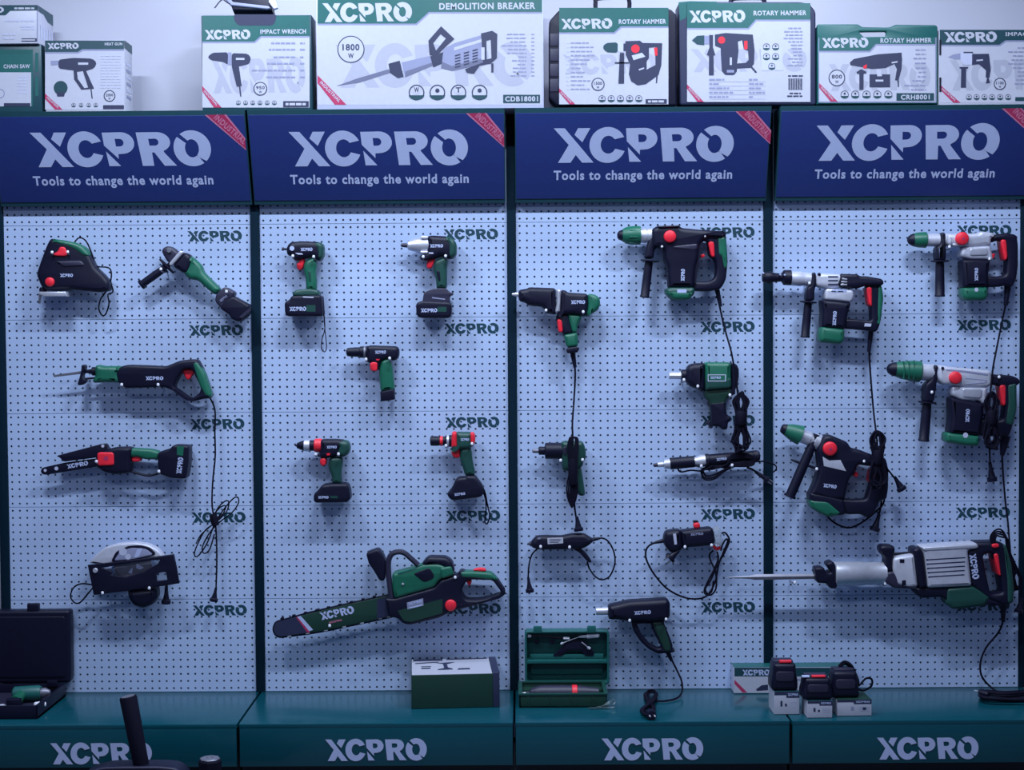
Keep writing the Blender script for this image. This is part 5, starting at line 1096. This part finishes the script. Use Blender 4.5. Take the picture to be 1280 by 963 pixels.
    flat(P, fr, Z([(598, 225), (668, 145), (742, 215), (690, 262), (640, 312), (605, 305)]), DNAVY, .0015, holes=[Z([(625, 238), (665, 188), (695, 212), (640, 280)])])
    flat(P, fr, Z([(680, 270), (742, 238), (905, 190), (905, 352), (730, 392), (668, 376)]), MGREY, .0012); flat(P, fr, Z([(672, 340), (730, 365), (905, 320), (905, 352), (730, 392), (668, 376)]), SGREY, .0013); flat(P, fr, Z([(740, 262), (905, 212), (905, 228), (740, 280)]), PAPER, .0016)
    for j in range(3):
        for k in range(5): flat(P, fr, Z([(745+j*48, 305+k*16-j*14), (775+j*48, 297+k*16-j*14), (775+j*48, 305+k*16-j*14), (745+j*48, 313+k*16-j*14)]), DNAVY, .0016)
    flat(P, fr, Z([(888, 185), (950, 170), (978, 188), (976, 322), (940, 352), (882, 362), (850, 408), (810, 402), (800, 382), (900, 345)]), DNAVY, .0017, holes=[Z([(918, 225), (942, 218), (946, 322), (920, 328)])]); flat(P, fr, Z(rect(890, 262, 908, 330)), PAPER, .0019); flat(P, fr, Z(rect(945, 350, 957, 400)), DNAVY, .0017)
    badge(P, fr, 438.7, 61.7, 17, '1800'); icons(P, fr, (520.7, 546.7, 573, 599.5), 115.7, 9.8)
    for c, x in (('W', 520.7), ('T', 573)): flat(P, fr, circ(x, 112.5, 5.2, 14), PAPER, .0013); stamp(P, fr, c, x, 112.5, 6.5, 6.5, DNAVY, lift=.0016)
    lines(P, fr, [(x, 658, y) for x, y in zip((634, 633, 638, 627, 635, 634, 648, 640, 647, 641, 641, 638), [43+4.7*k for k in range(12)])], MGREY, 1.5, seed=5); lines(P, fr, [(664, 668, 43+4.7*k) for k in range(12)], MGREY, 1.2)
    flat(P, fr, rect(629, 118.5, 675, 129), DTEAL, .0010); stamp(P, fr, 'CDB18001', 652, 123.7, 41, 6.4, PAPER, lift=.0013)
    T.done()
    # black rotary hammer case
    d = .148
    T = Tool('tool_case', 'black case with ribbed side, right of the widest carton, showing a rotary hammer', 'case')
    a = [(686.5, 26), (699, 12), (838, 10.5), (846, 18), (846, 132), (696, 132), (686.5, 122)]
    fp = VF(d-.055); prism(T.P('shell'), fp, chaikin([VF(d).uv(*p) for p in [(x, min(y, 132)) for x, y in a]], 1), BLK, .052, .006)
    fr = VF(d); P = T.P('printed_panel')
    lo = ZT+.0012; T.parts['shell'].v = [(x, y, max(z, lo)) for x, y, z in T.parts['shell'].v]
    for k in range(4): T.plate('shell', [(687.5, 42+19*k), (698, 42+19*k), (698, 58+19*k), (687.5, 58+19*k)], CHAR, .004, .002, d=d-.004, ch=0)
    art(P, fr, 699, 9.8, 835.5, 130.5, (40.5, 33, 767.5, 776), (733.3, 29.7, 64, 13.2), ('ROTARY HAMMER', 803, 27, 59, 5.8), (20, 20, 9), False)
    stamp(P, fr, 'LOGO', 762, 80, 118, 26, MARK, lift=.0005)
    T.tube('handle', [(744.5, 12, d-.05), (744.5, 3, d-.05), (748, -2, d-.05), (782, -3, d-.05), (786.5, 2, d-.05), (786.5, 12, d-.05)], .0075, BLK)
    cc = Crop(685, 0, 6.881)
    def hammer_pic(Z, P, fr, tilt):
        pass
    flat(P, fr, Z([(468, 405), (500, 370), (600, 365), (600, 455), (500, 450)]), DTEAL, .0011, ch=1); flat(P, fr, Z(rect(600, 368, 650, 448)), LGREY, .0011); flat(P, fr, Z(rect(648, 375, 672, 440)), DNAVY, .0012)
    flat(P, fr, Z([(665, 355), (790, 350), (815, 370), (982, 372), (975, 560), (950, 645), (840, 725), (770, 735), (715, 700), (695, 640), (705, 560), (670, 470)]), DNAVY, .0011, holes=[Z([(868, 412), (922, 405), (925, 560), (848, 600), (848, 530), (868, 500)])]); flat(P, fr, Z(circ(752, 420, 36)), RED, .0014)
    flat(P, fr, Z([(720, 478), (808, 455), (838, 488), (735, 518)]), LGREY, .0014); flat(P, fr, Z([(780, 595), (825, 580), (828, 592), (782, 608)]), PAPER, .0014); flat(P, fr, Z([(912, 412), (940, 410), (942, 478), (920, 480)]), RED, .0014)
    flat(P, fr, Z([(618, 455), (655, 455), (655, 720), (605, 720)]), DNAVY, .0013); flat(P, fr, Z(rect(575, 535, 695, 548)), DNAVY, .0013); flat(P, fr, Z([(930, 640), (944, 640), (938, 715), (928, 715)]), DNAVY, .0013)
    lines(P, fr, [(713.5, x, y) for x, y in zip((736, 742, 740, 743, 737, 733, 727, 731, 730, 738, 730, 738), [53.8+5.25*k for k in range(12)])], MGREY, 1.6, seed=8); lines(P, fr, [(708, 711, 53.8+5.25*k) for k in range(12)], LGREY, 1.6)
    badge(P, fr, 747.5, 105.5, 8.2, '1500'); icons(P, fr, (752.5, 764, 775.5, 787, 798.5), 123.5, 4.3); flat(P, fr, rect(807, 124, 833.5, 129.8), DNAVY, .0010); lines(P, fr, [(810, 831, 126.9)], PAPER, 2.6, .0013)
    T.done()
    # second rotary hammer case
    T = Tool('tool_case', 'dark case whose label carries a barcode and an icon grid', 'case')
    a = [(848, 3), (862, 1.5), (1000, 2), (1012, 4), (1020, 14), (1020.5, 131), (850, 131), (848.5, 30)]
    d2 = .142; fp = VF(d2-.055); prism(T.P('shell'), fp, chaikin([VF(d2).uv(*p) for p in a], 1), DNAVY, .052, .006)
    T.parts['shell'].v = [(x, y, max(z, lo)) for x, y, z in T.parts['shell'].v]
    fr = VF(d2); P = T.P('printed_panel'); P2 = T.P('shell')
    flat(P2, VF(d2-.003), [(848, 3), (862, 1.5), (896, 2), (896, 6), (862, 7), (858, 22), (850, 26)], TEAL, .0005)
    art(P, fr, 858.8, 4, 1013, 127.5, (35, 24.5, 935, 944.5), (896.5, 20.5, 70, 15.5), ('ROTARY HAMMER', 975, 16.3, 66, 6), (21, 22, 10), False)
    stamp(P, fr, 'LOGO', 936, 75, 145, 30, MARK, lift=.0005)
    T.tube('handle', [(913, 8, d2-.05), (914, 1, d2-.05), (918, -2, d2-.05), (952, -2.5, d2-.05), (955, 1, d2-.05), (956, 8, d2-.05)], .008, BLK)
    cc = Crop(840, 0, 6.737)
    flat(P, fr, Z([(168, 340), (210, 302), (272, 298), (272, 382), (210, 375)]), DTEAL, .0011); flat(P, fr, Z(rect(272, 302, 325, 372)), MGREY, .0011)
    flat(P, fr, Z([(312, 295), (345, 295), (345, 400), (365, 465), (350, 470), (352, 635), (310, 635), (312, 470), (292, 465), (315, 400)]), DNAVY, .0013)
    flat(P, fr, Z([(360, 292), (450, 278), (680, 292), (695, 420), (690, 540), (660, 572), (548, 578), (545, 605), (520, 632), (450, 632), (420, 600), (412, 470), (410, 405), (362, 385)]), DNAVY, .0011, holes=[Z([(555, 350), (590, 338), (605, 415), (640, 430), (645, 505), (620, 530), (548, 535), (560, 430)])])
    flat(P, fr, Z(circ(417, 338, 30)), RED, .0014); flat(P, fr, Z(rect(608, 345, 635, 415)), RED, .0014); flat(P, fr, Z(rect(486, 485, 504, 548)), PAPER, .0014); flat(P, fr, Z(rect(462, 590, 522, 612)), MGREY, .0014); flat(P, fr, Z([(655, 560), (670, 555), (715, 608), (702, 614)]), DNAVY, .0013)
    flat(P, fr, Z(rect(750, 395, 930, 592)), LGREY, .0006)
    for x in (795, 872):
        for y in (395, 478): icons(P, fr, [cc((x, y))[0]], cc((x, y))[1], 4.3)
    icons(P, fr, [cc((840, 560))[0]], cc((840, 560))[1], 4.3)
    lines(P, fr, [(cc((x, 0))[0], 1003, cc((0, y))[1]) for x, y in zip((978, 945, 955, 940, 978, 1000, 1005, 1015, 1020, 975, 1010, 972), [238+28.5*k for k in range(12)])], MGREY, 1.6, seed=9)
    for k in range(18): flat(P, fr, rect(985.5+k, 98, 985.5+k+(.9 if k % 3 == 0 else .45), 112.5), DNAVY, .0010)
    lines(P, fr, [(985, 1003.5, 95), (987, 1001, 116.8), (984, 1003.5, 120.3)], DNAVY, 1.8)
    for k in range(5):
        y = 99.5+5.4*k; lines(P, fr, [(886.5, 886.5+(19, 13, 25, 30, 24)[k], y), (936, 936+(13, 18, 16, 20, 5)[k], y)], MGREY, 2, seed=k); flat(P, fr, rect(887, y+2.7, 957, y+3), MGREY, .0009)
    T.done()
    # green rotary hammer case with a cut-out grip
    T = Tool('tool_case', 'bright green case with a cut-out carrying grip along its top edge', 'case')
    d = .152; q = VF(d)
    o = [(1022, 30), (1073, 30), (1078, 33.5), (1112, 34), (1120, 30.5), (1170, 31), (1172.5, 33), (1172.5, 52), (1022, 52)]; hb = [(1074, 39.5), (1108.5, 39), (1108, 45.5), (1080, 46)]
    prism(T.P('shell'), VF(d-.05), [q.uv(*p) for p in [(1022, 47), (1172.5, 47), (1172.5, 130), (1022, 130)]], TEAL, .048, .005)
    prism(T.P('grip'), VF(d-.013), chaikin([q.uv(*p) for p in o], 1, .003), TEAL, .0105, .004, [chaikin([q.uv(*p) for p in hb], 1, .003)])
    for e0, e1 in ((1022, 1066), (1122, 1172.5)): prism(T.P('shell'), VF(d-.062), chaikin([q.uv(*p) for p in rect(e0, 31.5, e1, 50)], 1, .003), TEAL, .036, .005)
    T.parts['shell'].v = [(x, y, max(z, lo)) for x, y, z in T.parts['shell'].v]
    fr = VF(d-.0010); P = T.P('printed_panel')
    flat(P, VF(d-.0015), rect(1023, 47, 1170.5, 128.5), MGREY, .0003)
    art(P, fr, 1024, 47, 1169, 127, (63.5, 55, 1087, 1094.5), (1056.3, 53.5, 58, 12.8), ('ROTARY HAMMER', 1132.5, 50.6, 64, 6), (23, 23, 11), True)
    cc = Crop(1010, 20, 7.529)
    flat(P, fr, Z([(392, 440), (430, 405), (660, 360), (880, 345), (885, 420), (730, 490), (600, 500), (440, 470), (400, 465)]), DNAVY, .0011); flat(P, fr, Z([(800, 430), (885, 400), (880, 500), (850, 610), (818, 605), (835, 500)]), DNAVY, .0012); flat(P, fr, Z([(840, 610), (855, 610), (855, 670), (845, 670)]), DNAVY, .0012)
    flat(P, fr, Z([(520, 470), (555, 455), (550, 495), (522, 495)]), RED, .0014); flat(P, fr, Z([(785, 435), (840, 425), (842, 438), (788, 448)]), PAPER, .0014); flat(P, fr, Z([(455, 528), (500, 500), (550, 525), (548, 540), (522, 545), (522, 695), (482, 695), (482, 545), (460, 545)]), DNAVY, .0013)
    flat(P, fr, Z(rect(578, 550, 772, 672)), DNAVY, .0011); flat(P, fr, Z(rect(636, 600, 708, 618)), PAPER, .0014); flat(P, fr, Z(rect(650, 550, 695, 568)), PAPER, .0014)
    badge(P, fr, 1046, 97.5, 10.4, '800'); icons(P, fr, (1055.7, 1069, 1083, 1096.5, 1110.3), 118.3, 5)
    lines(P, fr, [(cc((x, 0))[0], 1157.5, cc((0, y))[1]) for x, y in ((1010, 320), (1010, 360), (990, 400), (1005, 445), (1010, 490), (1040, 530), (1030, 572), (980, 610), (905, 655), (970, 695))], MGREY, 1.7, seed=12)
    flat(P, fr, rect(1120.5, 116.5, 1167.5, 126), DTEAL, .0010); stamp(P, fr, 'CRH8001', 1144, 121.5, 36, 6.2, PAPER, lift=.0013)
    T.done()
    # impact drill carton at the far right
    T = Tool('product_carton', 'white carton printed with an impact drill, at the far right on the signs', 'carton')
    d = .153; fr = carton(T, 1174, 37, 1330, d, .12, 'box', PAPER); P = T.P('printed_front')
    art(P, fr, 1174.5, 37.3, 1329, 128.5, (56, 50.5, 1249, 1256.5), (1213, 46.3, 66, 13.2), ('IMPACT DRILL', 1288, 42.5, 62, 5), (26, 23, 11), True, DTEAL)
    cc = Crop(1160, 20, 8.025)
    flat(P, fr, Z([(200, 412), (260, 385), (325, 375), (325, 435), (265, 435)]), MGREY, .0011); flat(P, fr, Z([(325, 375), (350, 360), (445, 360), (440, 490), (360, 490), (325, 440)]), LGREY, .0012); flat(P, fr, Z(rect(355, 360, 450, 374)), DNAVY, .0013)
    flat(P, fr, Z([(442, 382), (610, 380), (628, 540), (615, 620), (578, 620), (580, 545), (510, 485), (440, 492)]), DNAVY, .0012); flat(P, fr, Z([(485, 440), (550, 435), (550, 448), (485, 455)]), PAPER, .0014); flat(P, fr, Z([(592, 620), (605, 620), (622, 672), (580, 680)]), DNAVY, .0012)
    flat(P, fr, Z([(315, 512), (400, 512), (400, 528), (382, 530), (380, 720), (328, 720), (332, 530), (315, 528)]), DNAVY, .0013)
    badge(P, fr, 1249.7, 105, 7.6, '1100'); icons(P, fr, (1211, 1220.6, 1230.4, 1240, 1250, 1260), 121.5, 3.6); lines(P, fr, [(1272-rn, 1320, 60+5*k) for k, rn in enumerate((0, 12, 6, 8, 12, 6, 0, 0, 2, 4))], MGREY, 1.5, seed=14)
    flat(P, fr, rect(1269, 121.5, 1325, 126.5), DTEAL, .0010); T.flat('box', rect(1174, 50, 1176.5, 69), BLK, d=d, lift=.0014); T.flat('box', rect(1174, 97, 1176.5, 115), BLK, d=d, lift=.0014)
    T.done()
# ------------------------------------------------------------------ chargers and cartons on the right plinth
def charger_corner():
    T = Tool('product_carton', 'long flat carton with a green band behind the three white charger boxes', 'carton')
    a, b = DK(917.5, 867, .0015), DK(1066, 867, .0015); d = -a.y; zt = W(980, 834.5, d).z
    bx(T.P('box'), (a.x, b.x), (-d, -.004), (DECK+.0012, zt), LGREY, .0012); fr = VF(d); P = T.P('printed_front')
    flat(P, fr, rect(918, 835, 1066, 846), DTEAL, .0005); flat(P, fr, rect(918, 846, 1066, 866.5), PAPER, .0005)
    stamp(P, fr, 'LOGO', 945, 841, 34.5, 7.6, LETTER, lift=.0010); flat(P, fr, [(918, 850), (918, 855), (928, 866), (934, 866)], RIB, .0009)
    flat(P, fr, [(945, 862), (952, 857), (960, 856), (960, 863), (946, 864)], DNAVY, .0009); flat(P, fr, rect(975, 849, 1035, 851), MGREY, .0009)
    tf = Frame((0, 0, zt), (1, 0, 0), (0, 1, 0)); Q = T.P('printed_top')
    q = rect(a.x, -d+.0003, b.x, -.005); Q.add([tf.w(x, y, .0006) for x, y in q], [(0, 1, 2, 3)], TEAL)
    for k in range(6): q = rect(a.x+.14+k*.013, -.02, a.x+.15+k*.013, -.010); Q.add([tf.w(x, y, .0010) for x, y in q], [(0, 1, 2, 3)], LETTER)
    T.done()
    def cbox(px0, px1, yb, yt, dep, yaw, label, top):
        T = Tool('charger_box', label, 'box')
        A, B = DK(px0, yb, .0015), DK(px1, yb, .0015); c, s = math.cos(yaw), math.sin(yaw); ex = Vector((c, s, 0)); ey = Vector((-s, c, 0)); L = (B-A).length
        d = -A.y; h = W(px0, yt, d).z-DECK-.0015
        fr = Frame(A+ex*(L/2)+ey*(dep/2), ex, (0, 0, 1)); prism(T.P('box'), fr, rect(-L/2, 0, L/2, h), PAPER, dep/2, .001)
        ff = Frame(A+ex*(L/2), ex, (0, 0, 1)); P = T.P('printed_front')
        def qf(F, q, m, l): P.add([F.w(x, y, l) for x, y in q], [(0, 1, 2, 3)], m)
        qf(ff, rect(-L/2, h*.86, L/2, h), DNAVY, .0005); qf(ff, rect(-L*.02, h*.74, L/2, h), DNAVY, .0006)
        gv, gf = glyphs('LOGO'); P.add([ff.w(L*.24+x*L*.42, h*.88+y*h*.12, .0012) for x, y, _ in gv], gf, LETTER)
        if top != 2:
            qf(ff, rect(-L*.26, h*.36, -L*.18, h*.60), DNAVY, .0006); qf(ff, rect(-L*.08, h*.36, L*.0, h*.48), DNAVY, .0006)
        else:
            qf(ff, rect(-L*.1, h*.36, -L*.02, h*.58), MGREY, .0006); qf(ff, rect(L*.24, h*.36, L*.34, h*.52), DNAVY, .0006)
        for k in range(4): qf(ff, rect(L*.12, h*(.3+.08*k), L*.42, h*(.33+.08*k)), LGREY, .0005)
        tq = Frame(A+ex*(L/2)+ey*(dep/2)+Vector((0, 0, h)), ex, ey); P.add([tq.w(x, y, .0006) for x, y in rect(-L/2, -dep/2, L/2, dep/2)], [(0, 1, 2, 3)], OLV if top == 2 else DTEAL)
        T.done(); return fr, h, L, dep
    b1 = cbox(968, 999.5, 893.5, 865.5, .105, math.radians(.8), 'left one of the three white charger boxes, a charger with a red stripe on it', 0)
    b2 = cbox(1009.5, 1040.5, 897.8, 877, .10, math.radians(.5), 'middle one of the three white charger boxes, lowest and nearest the plinth edge', 1)
    b3 = cbox(1046.5, 1090, 895.5, 875.5, .115, math.radians(1.5), 'right one of the three white charger boxes, widest, dark green on top', 2)
    def charger(fr, h, L, dep, w, hh, dd, off, label, stripe, cord=False):
        T = Tool('battery_charger', label, 'charger'); o = fr.O+Vector((0, 0, h+.001))+fr.ex*off
        f = Frame(o, fr.ex, (0, 0, 1)); ft = [(-w/2, 0), (w/2, 0), (w/2, hh*.35), (w*.44, hh*.62), (w*.42, hh), (-w*.42, hh), (-w*.44, hh*.62), (-w/2, hh*.35)]
        prism(T.P('housing'), f, chaikin(ft, 2), BLK, dd/2, .012)
        prism(T.P('bay'), Frame(f.w(0, 0, -dd*.12), f.ex, f.ey), rect(-w*.36, hh*.9, w*.36, hh*1.06), CHAR, dd*.3, .003)
        prism(T.P('front_face'), Frame(f.w(0, 0, dd/2), f.ex, f.ey), chaikin(rect(-w*.34, hh*.36, w*.34, hh*.72), 1), CHAR, .002, .0015)
        for sx in (-.3, .3): prism(T.P('foot' if sx < 0 else 'foot/2'), Frame(f.w(w*sx, 0.0, dd*.3), f.ex, f.ey), rect(-.008, 0, .008, .006), RUB, .008, .001)
        if stripe: prism(T.P('stripe'), Frame(f.w(w*.04, 0, dd*.30), f.ex, f.ey), rect(-w*.22, hh*1.02, w*.22, hh*1.10), RED, .010, .002)
        if stripe == 2: prism(T.P('label'), Frame(f.w(-w*.36, 0, dd*.30), f.ex, f.ey), rect(-w*.14, hh*1.02, w*.1, hh*1.09), LETTER, .010, .002)
        if cord:
            q = [f.w(w*.45, hh*.3, 0), f.w(w*.62, hh*.42, 0), f.w(w*.85, hh*.62, -.01), f.w(w*1.08, hh*.56, -.02), f.w(w*1.08, hh*.28, -.025), f.w(w*.8, hh*.1, -.03), f.w(w*.55, hh*.2, -.035)]
            sweep(T.P('cord'), q, .0036, RUB)
            for k in range(3):
                sweep(T.P('cord'), [f.w(-w*.1, hh*(.98+.05*k), -.02), f.w(w*.1, hh*(1.16+.05*k), -.02), f.w(w*.32, hh*(1.05+.05*k), -.02+k*.006), f.w(w*.52, hh*(.72), -.015), f.w(w*.55, hh*.5, -.01+k*.005), f.w(w*.46, hh*.3, 0)], .0040, RUB)
        T.done()
    charger(*b1, .086, .088, .085, -.004, 'black battery charger with a red stripe, standing on the left white box', 1)
    charger(*b2, .098, .070, .080, -.004, 'black battery charger with red and white marks, on the middle white box', 2)
    charger(*b3, .092, .085, .075, -.024, 'black battery charger with a coiled cord, on the right white box', 0, True)
def floor_machine():
    T = Tool('cutting_machine', 'black machine with an upright tube handle on the floor before the plinth', 'machine')
    d = .80; k = mpp(d)
    P = T.P('handle'); a, b = W(182, 985, d), W(160, 871, d)
    lathe_w(P, a, b, [(0, 9.6*k), ((b-a).length*.3, 9.8*k), ((b-a).length-.004, 11*k), ((b-a).length, 10*k)], RUB, 22)
    ax = (b-a).normalized(); lathe_w(T.P('end_ring'), b-ax*.002, b+ax, [(0, 8*k), (.003, 8.6*k), (.004, 7*k)], STL, 22)
    c = W(170, 955, d); zt = c.z; x0, x1 = W(96, 950, d).x, W(238, 950, d).x
    bx(T.P('base'), (x0-.06, x1+.16), (-d-.18, -d+.20), (.0005, .03), BLK, .006)
    f = VF(d); u0, u1 = x0, x1
    prism(T.P('guard'), Frame((0, -d, 0), (1, 0, 0), (0, 0, 1)), chaikin([(u0-.02, .03), (u1+.03, .03), (u1, zt-.045), (u1-.03, zt-.006), (u1-.08, zt), (u0+.09, zt-.001), (u0+.03, zt-.02), (u0, zt-.06)], 2, .02), BLK, .055, .012)
    prism(T.P('rim'), Frame((0, -d-.05, 0), (1, 0, 0), (0, 0, 1)), chaikin([(u0-.006, zt-.05), (u0+.03, zt-.014), (u0+.09, zt+.003), (u0+.15, zt+.005), (u1-.08, zt+.005), (u1-.03, zt-.001), (u1+.006, zt-.044), (u1-.004, zt-.05), (u1-.04, zt-.010), (u1-.09, zt-.004), (u0+.1, zt-.004), (u0+.045, zt-.022), (u0+.012, zt-.055)], 1, .006), CHAR, .006, .003)
    kx = W(262.5, 950, d).x; kz = W(262, 949, d).z
    lathe_w(T.P('clamp_knob'), (kx, -d, .03), (kx, -d, 1), [(0, .012), (kz-.030-.035, .012), (kz-.030-.034, 14.5*k), (kz-.030-.006, 14.5*k), (kz-.030, 12*k)], RUB, 8)
    lathe_w(T.P('clamp_knob>cap'), (kx, -d, kz+.0002), (kx, -d, 1), [(0, 13*k), (.003, 12*k), (.0035, 5*k), (.001, 4.5*k)], STL, 8)
    T.done()
top_cartons(); charger_corner(); floor_machine()
# ------------------------------------------------------------------ light and camera
def lamp(name, loc, sx, sy, power, rgb, tilt=0):
    l = bpy.data.lights.new(name, 'AREA'); l.shape = 'RECTANGLE'; l.size = sx; l.size_y = sy; l.energy = power; l.color = rgb
    o = bpy.data.objects.new(name, l); o.location = loc; o.rotation_euler = (tilt, 0, 0); COL.objects.link(o); return o
LC = (0.72, 0.82, 1.0)
for x in (-1.45, -0.1, 1.25):
    lamp('ceiling_lamp', (x, -1.35, 3.12), 0.5, 0.08, 35, LC)
for x in (-0.75, 0.75):
    lamp('ceiling_lamp', (x, -0.46, 3.14), 0.5, 0.06, 12.5, LC)
for x in (-1.6, 0.6):
    lamp('ceiling_lamp', (x, -3.4, 3.12), 1.2, 0.3, 21, LC)
w = bpy.data.worlds.new('room_air'); bpy.context.scene.world = w; w.use_nodes = True
w.node_tree.nodes['Background'].inputs['Color'].default_value = (0.40, 0.52, 1.0, 1); w.node_tree.nodes['Background'].inputs['Strength'].default_value = 0.14
cam = bpy.data.cameras.new('camera'); cam.sensor_width = 36; cam.sensor_fit = 'HORIZONTAL'; cam.lens = FOC*36/1280; cam.clip_start = 0.05
co = bpy.data.objects.new('camera', cam); COL.objects.link(co)
from mathutils import Matrix
co.matrix_world = Matrix(((CR.x, CU.x, -CF.x, CAM.x), (CR.y, CU.y, -CF.y, CAM.y), (CR.z, CU.z, -CF.z, CAM.z), (0, 0, 0, 1)))
sc = bpy.context.scene; sc.camera = co
sc.view_settings.view_transform = 'Standard'; sc.view_settings.look = 'None'; sc.view_settings.gamma = 1; sc.view_settings.use_curve_mapping = False
sc.view_settings.exposure = 0.0
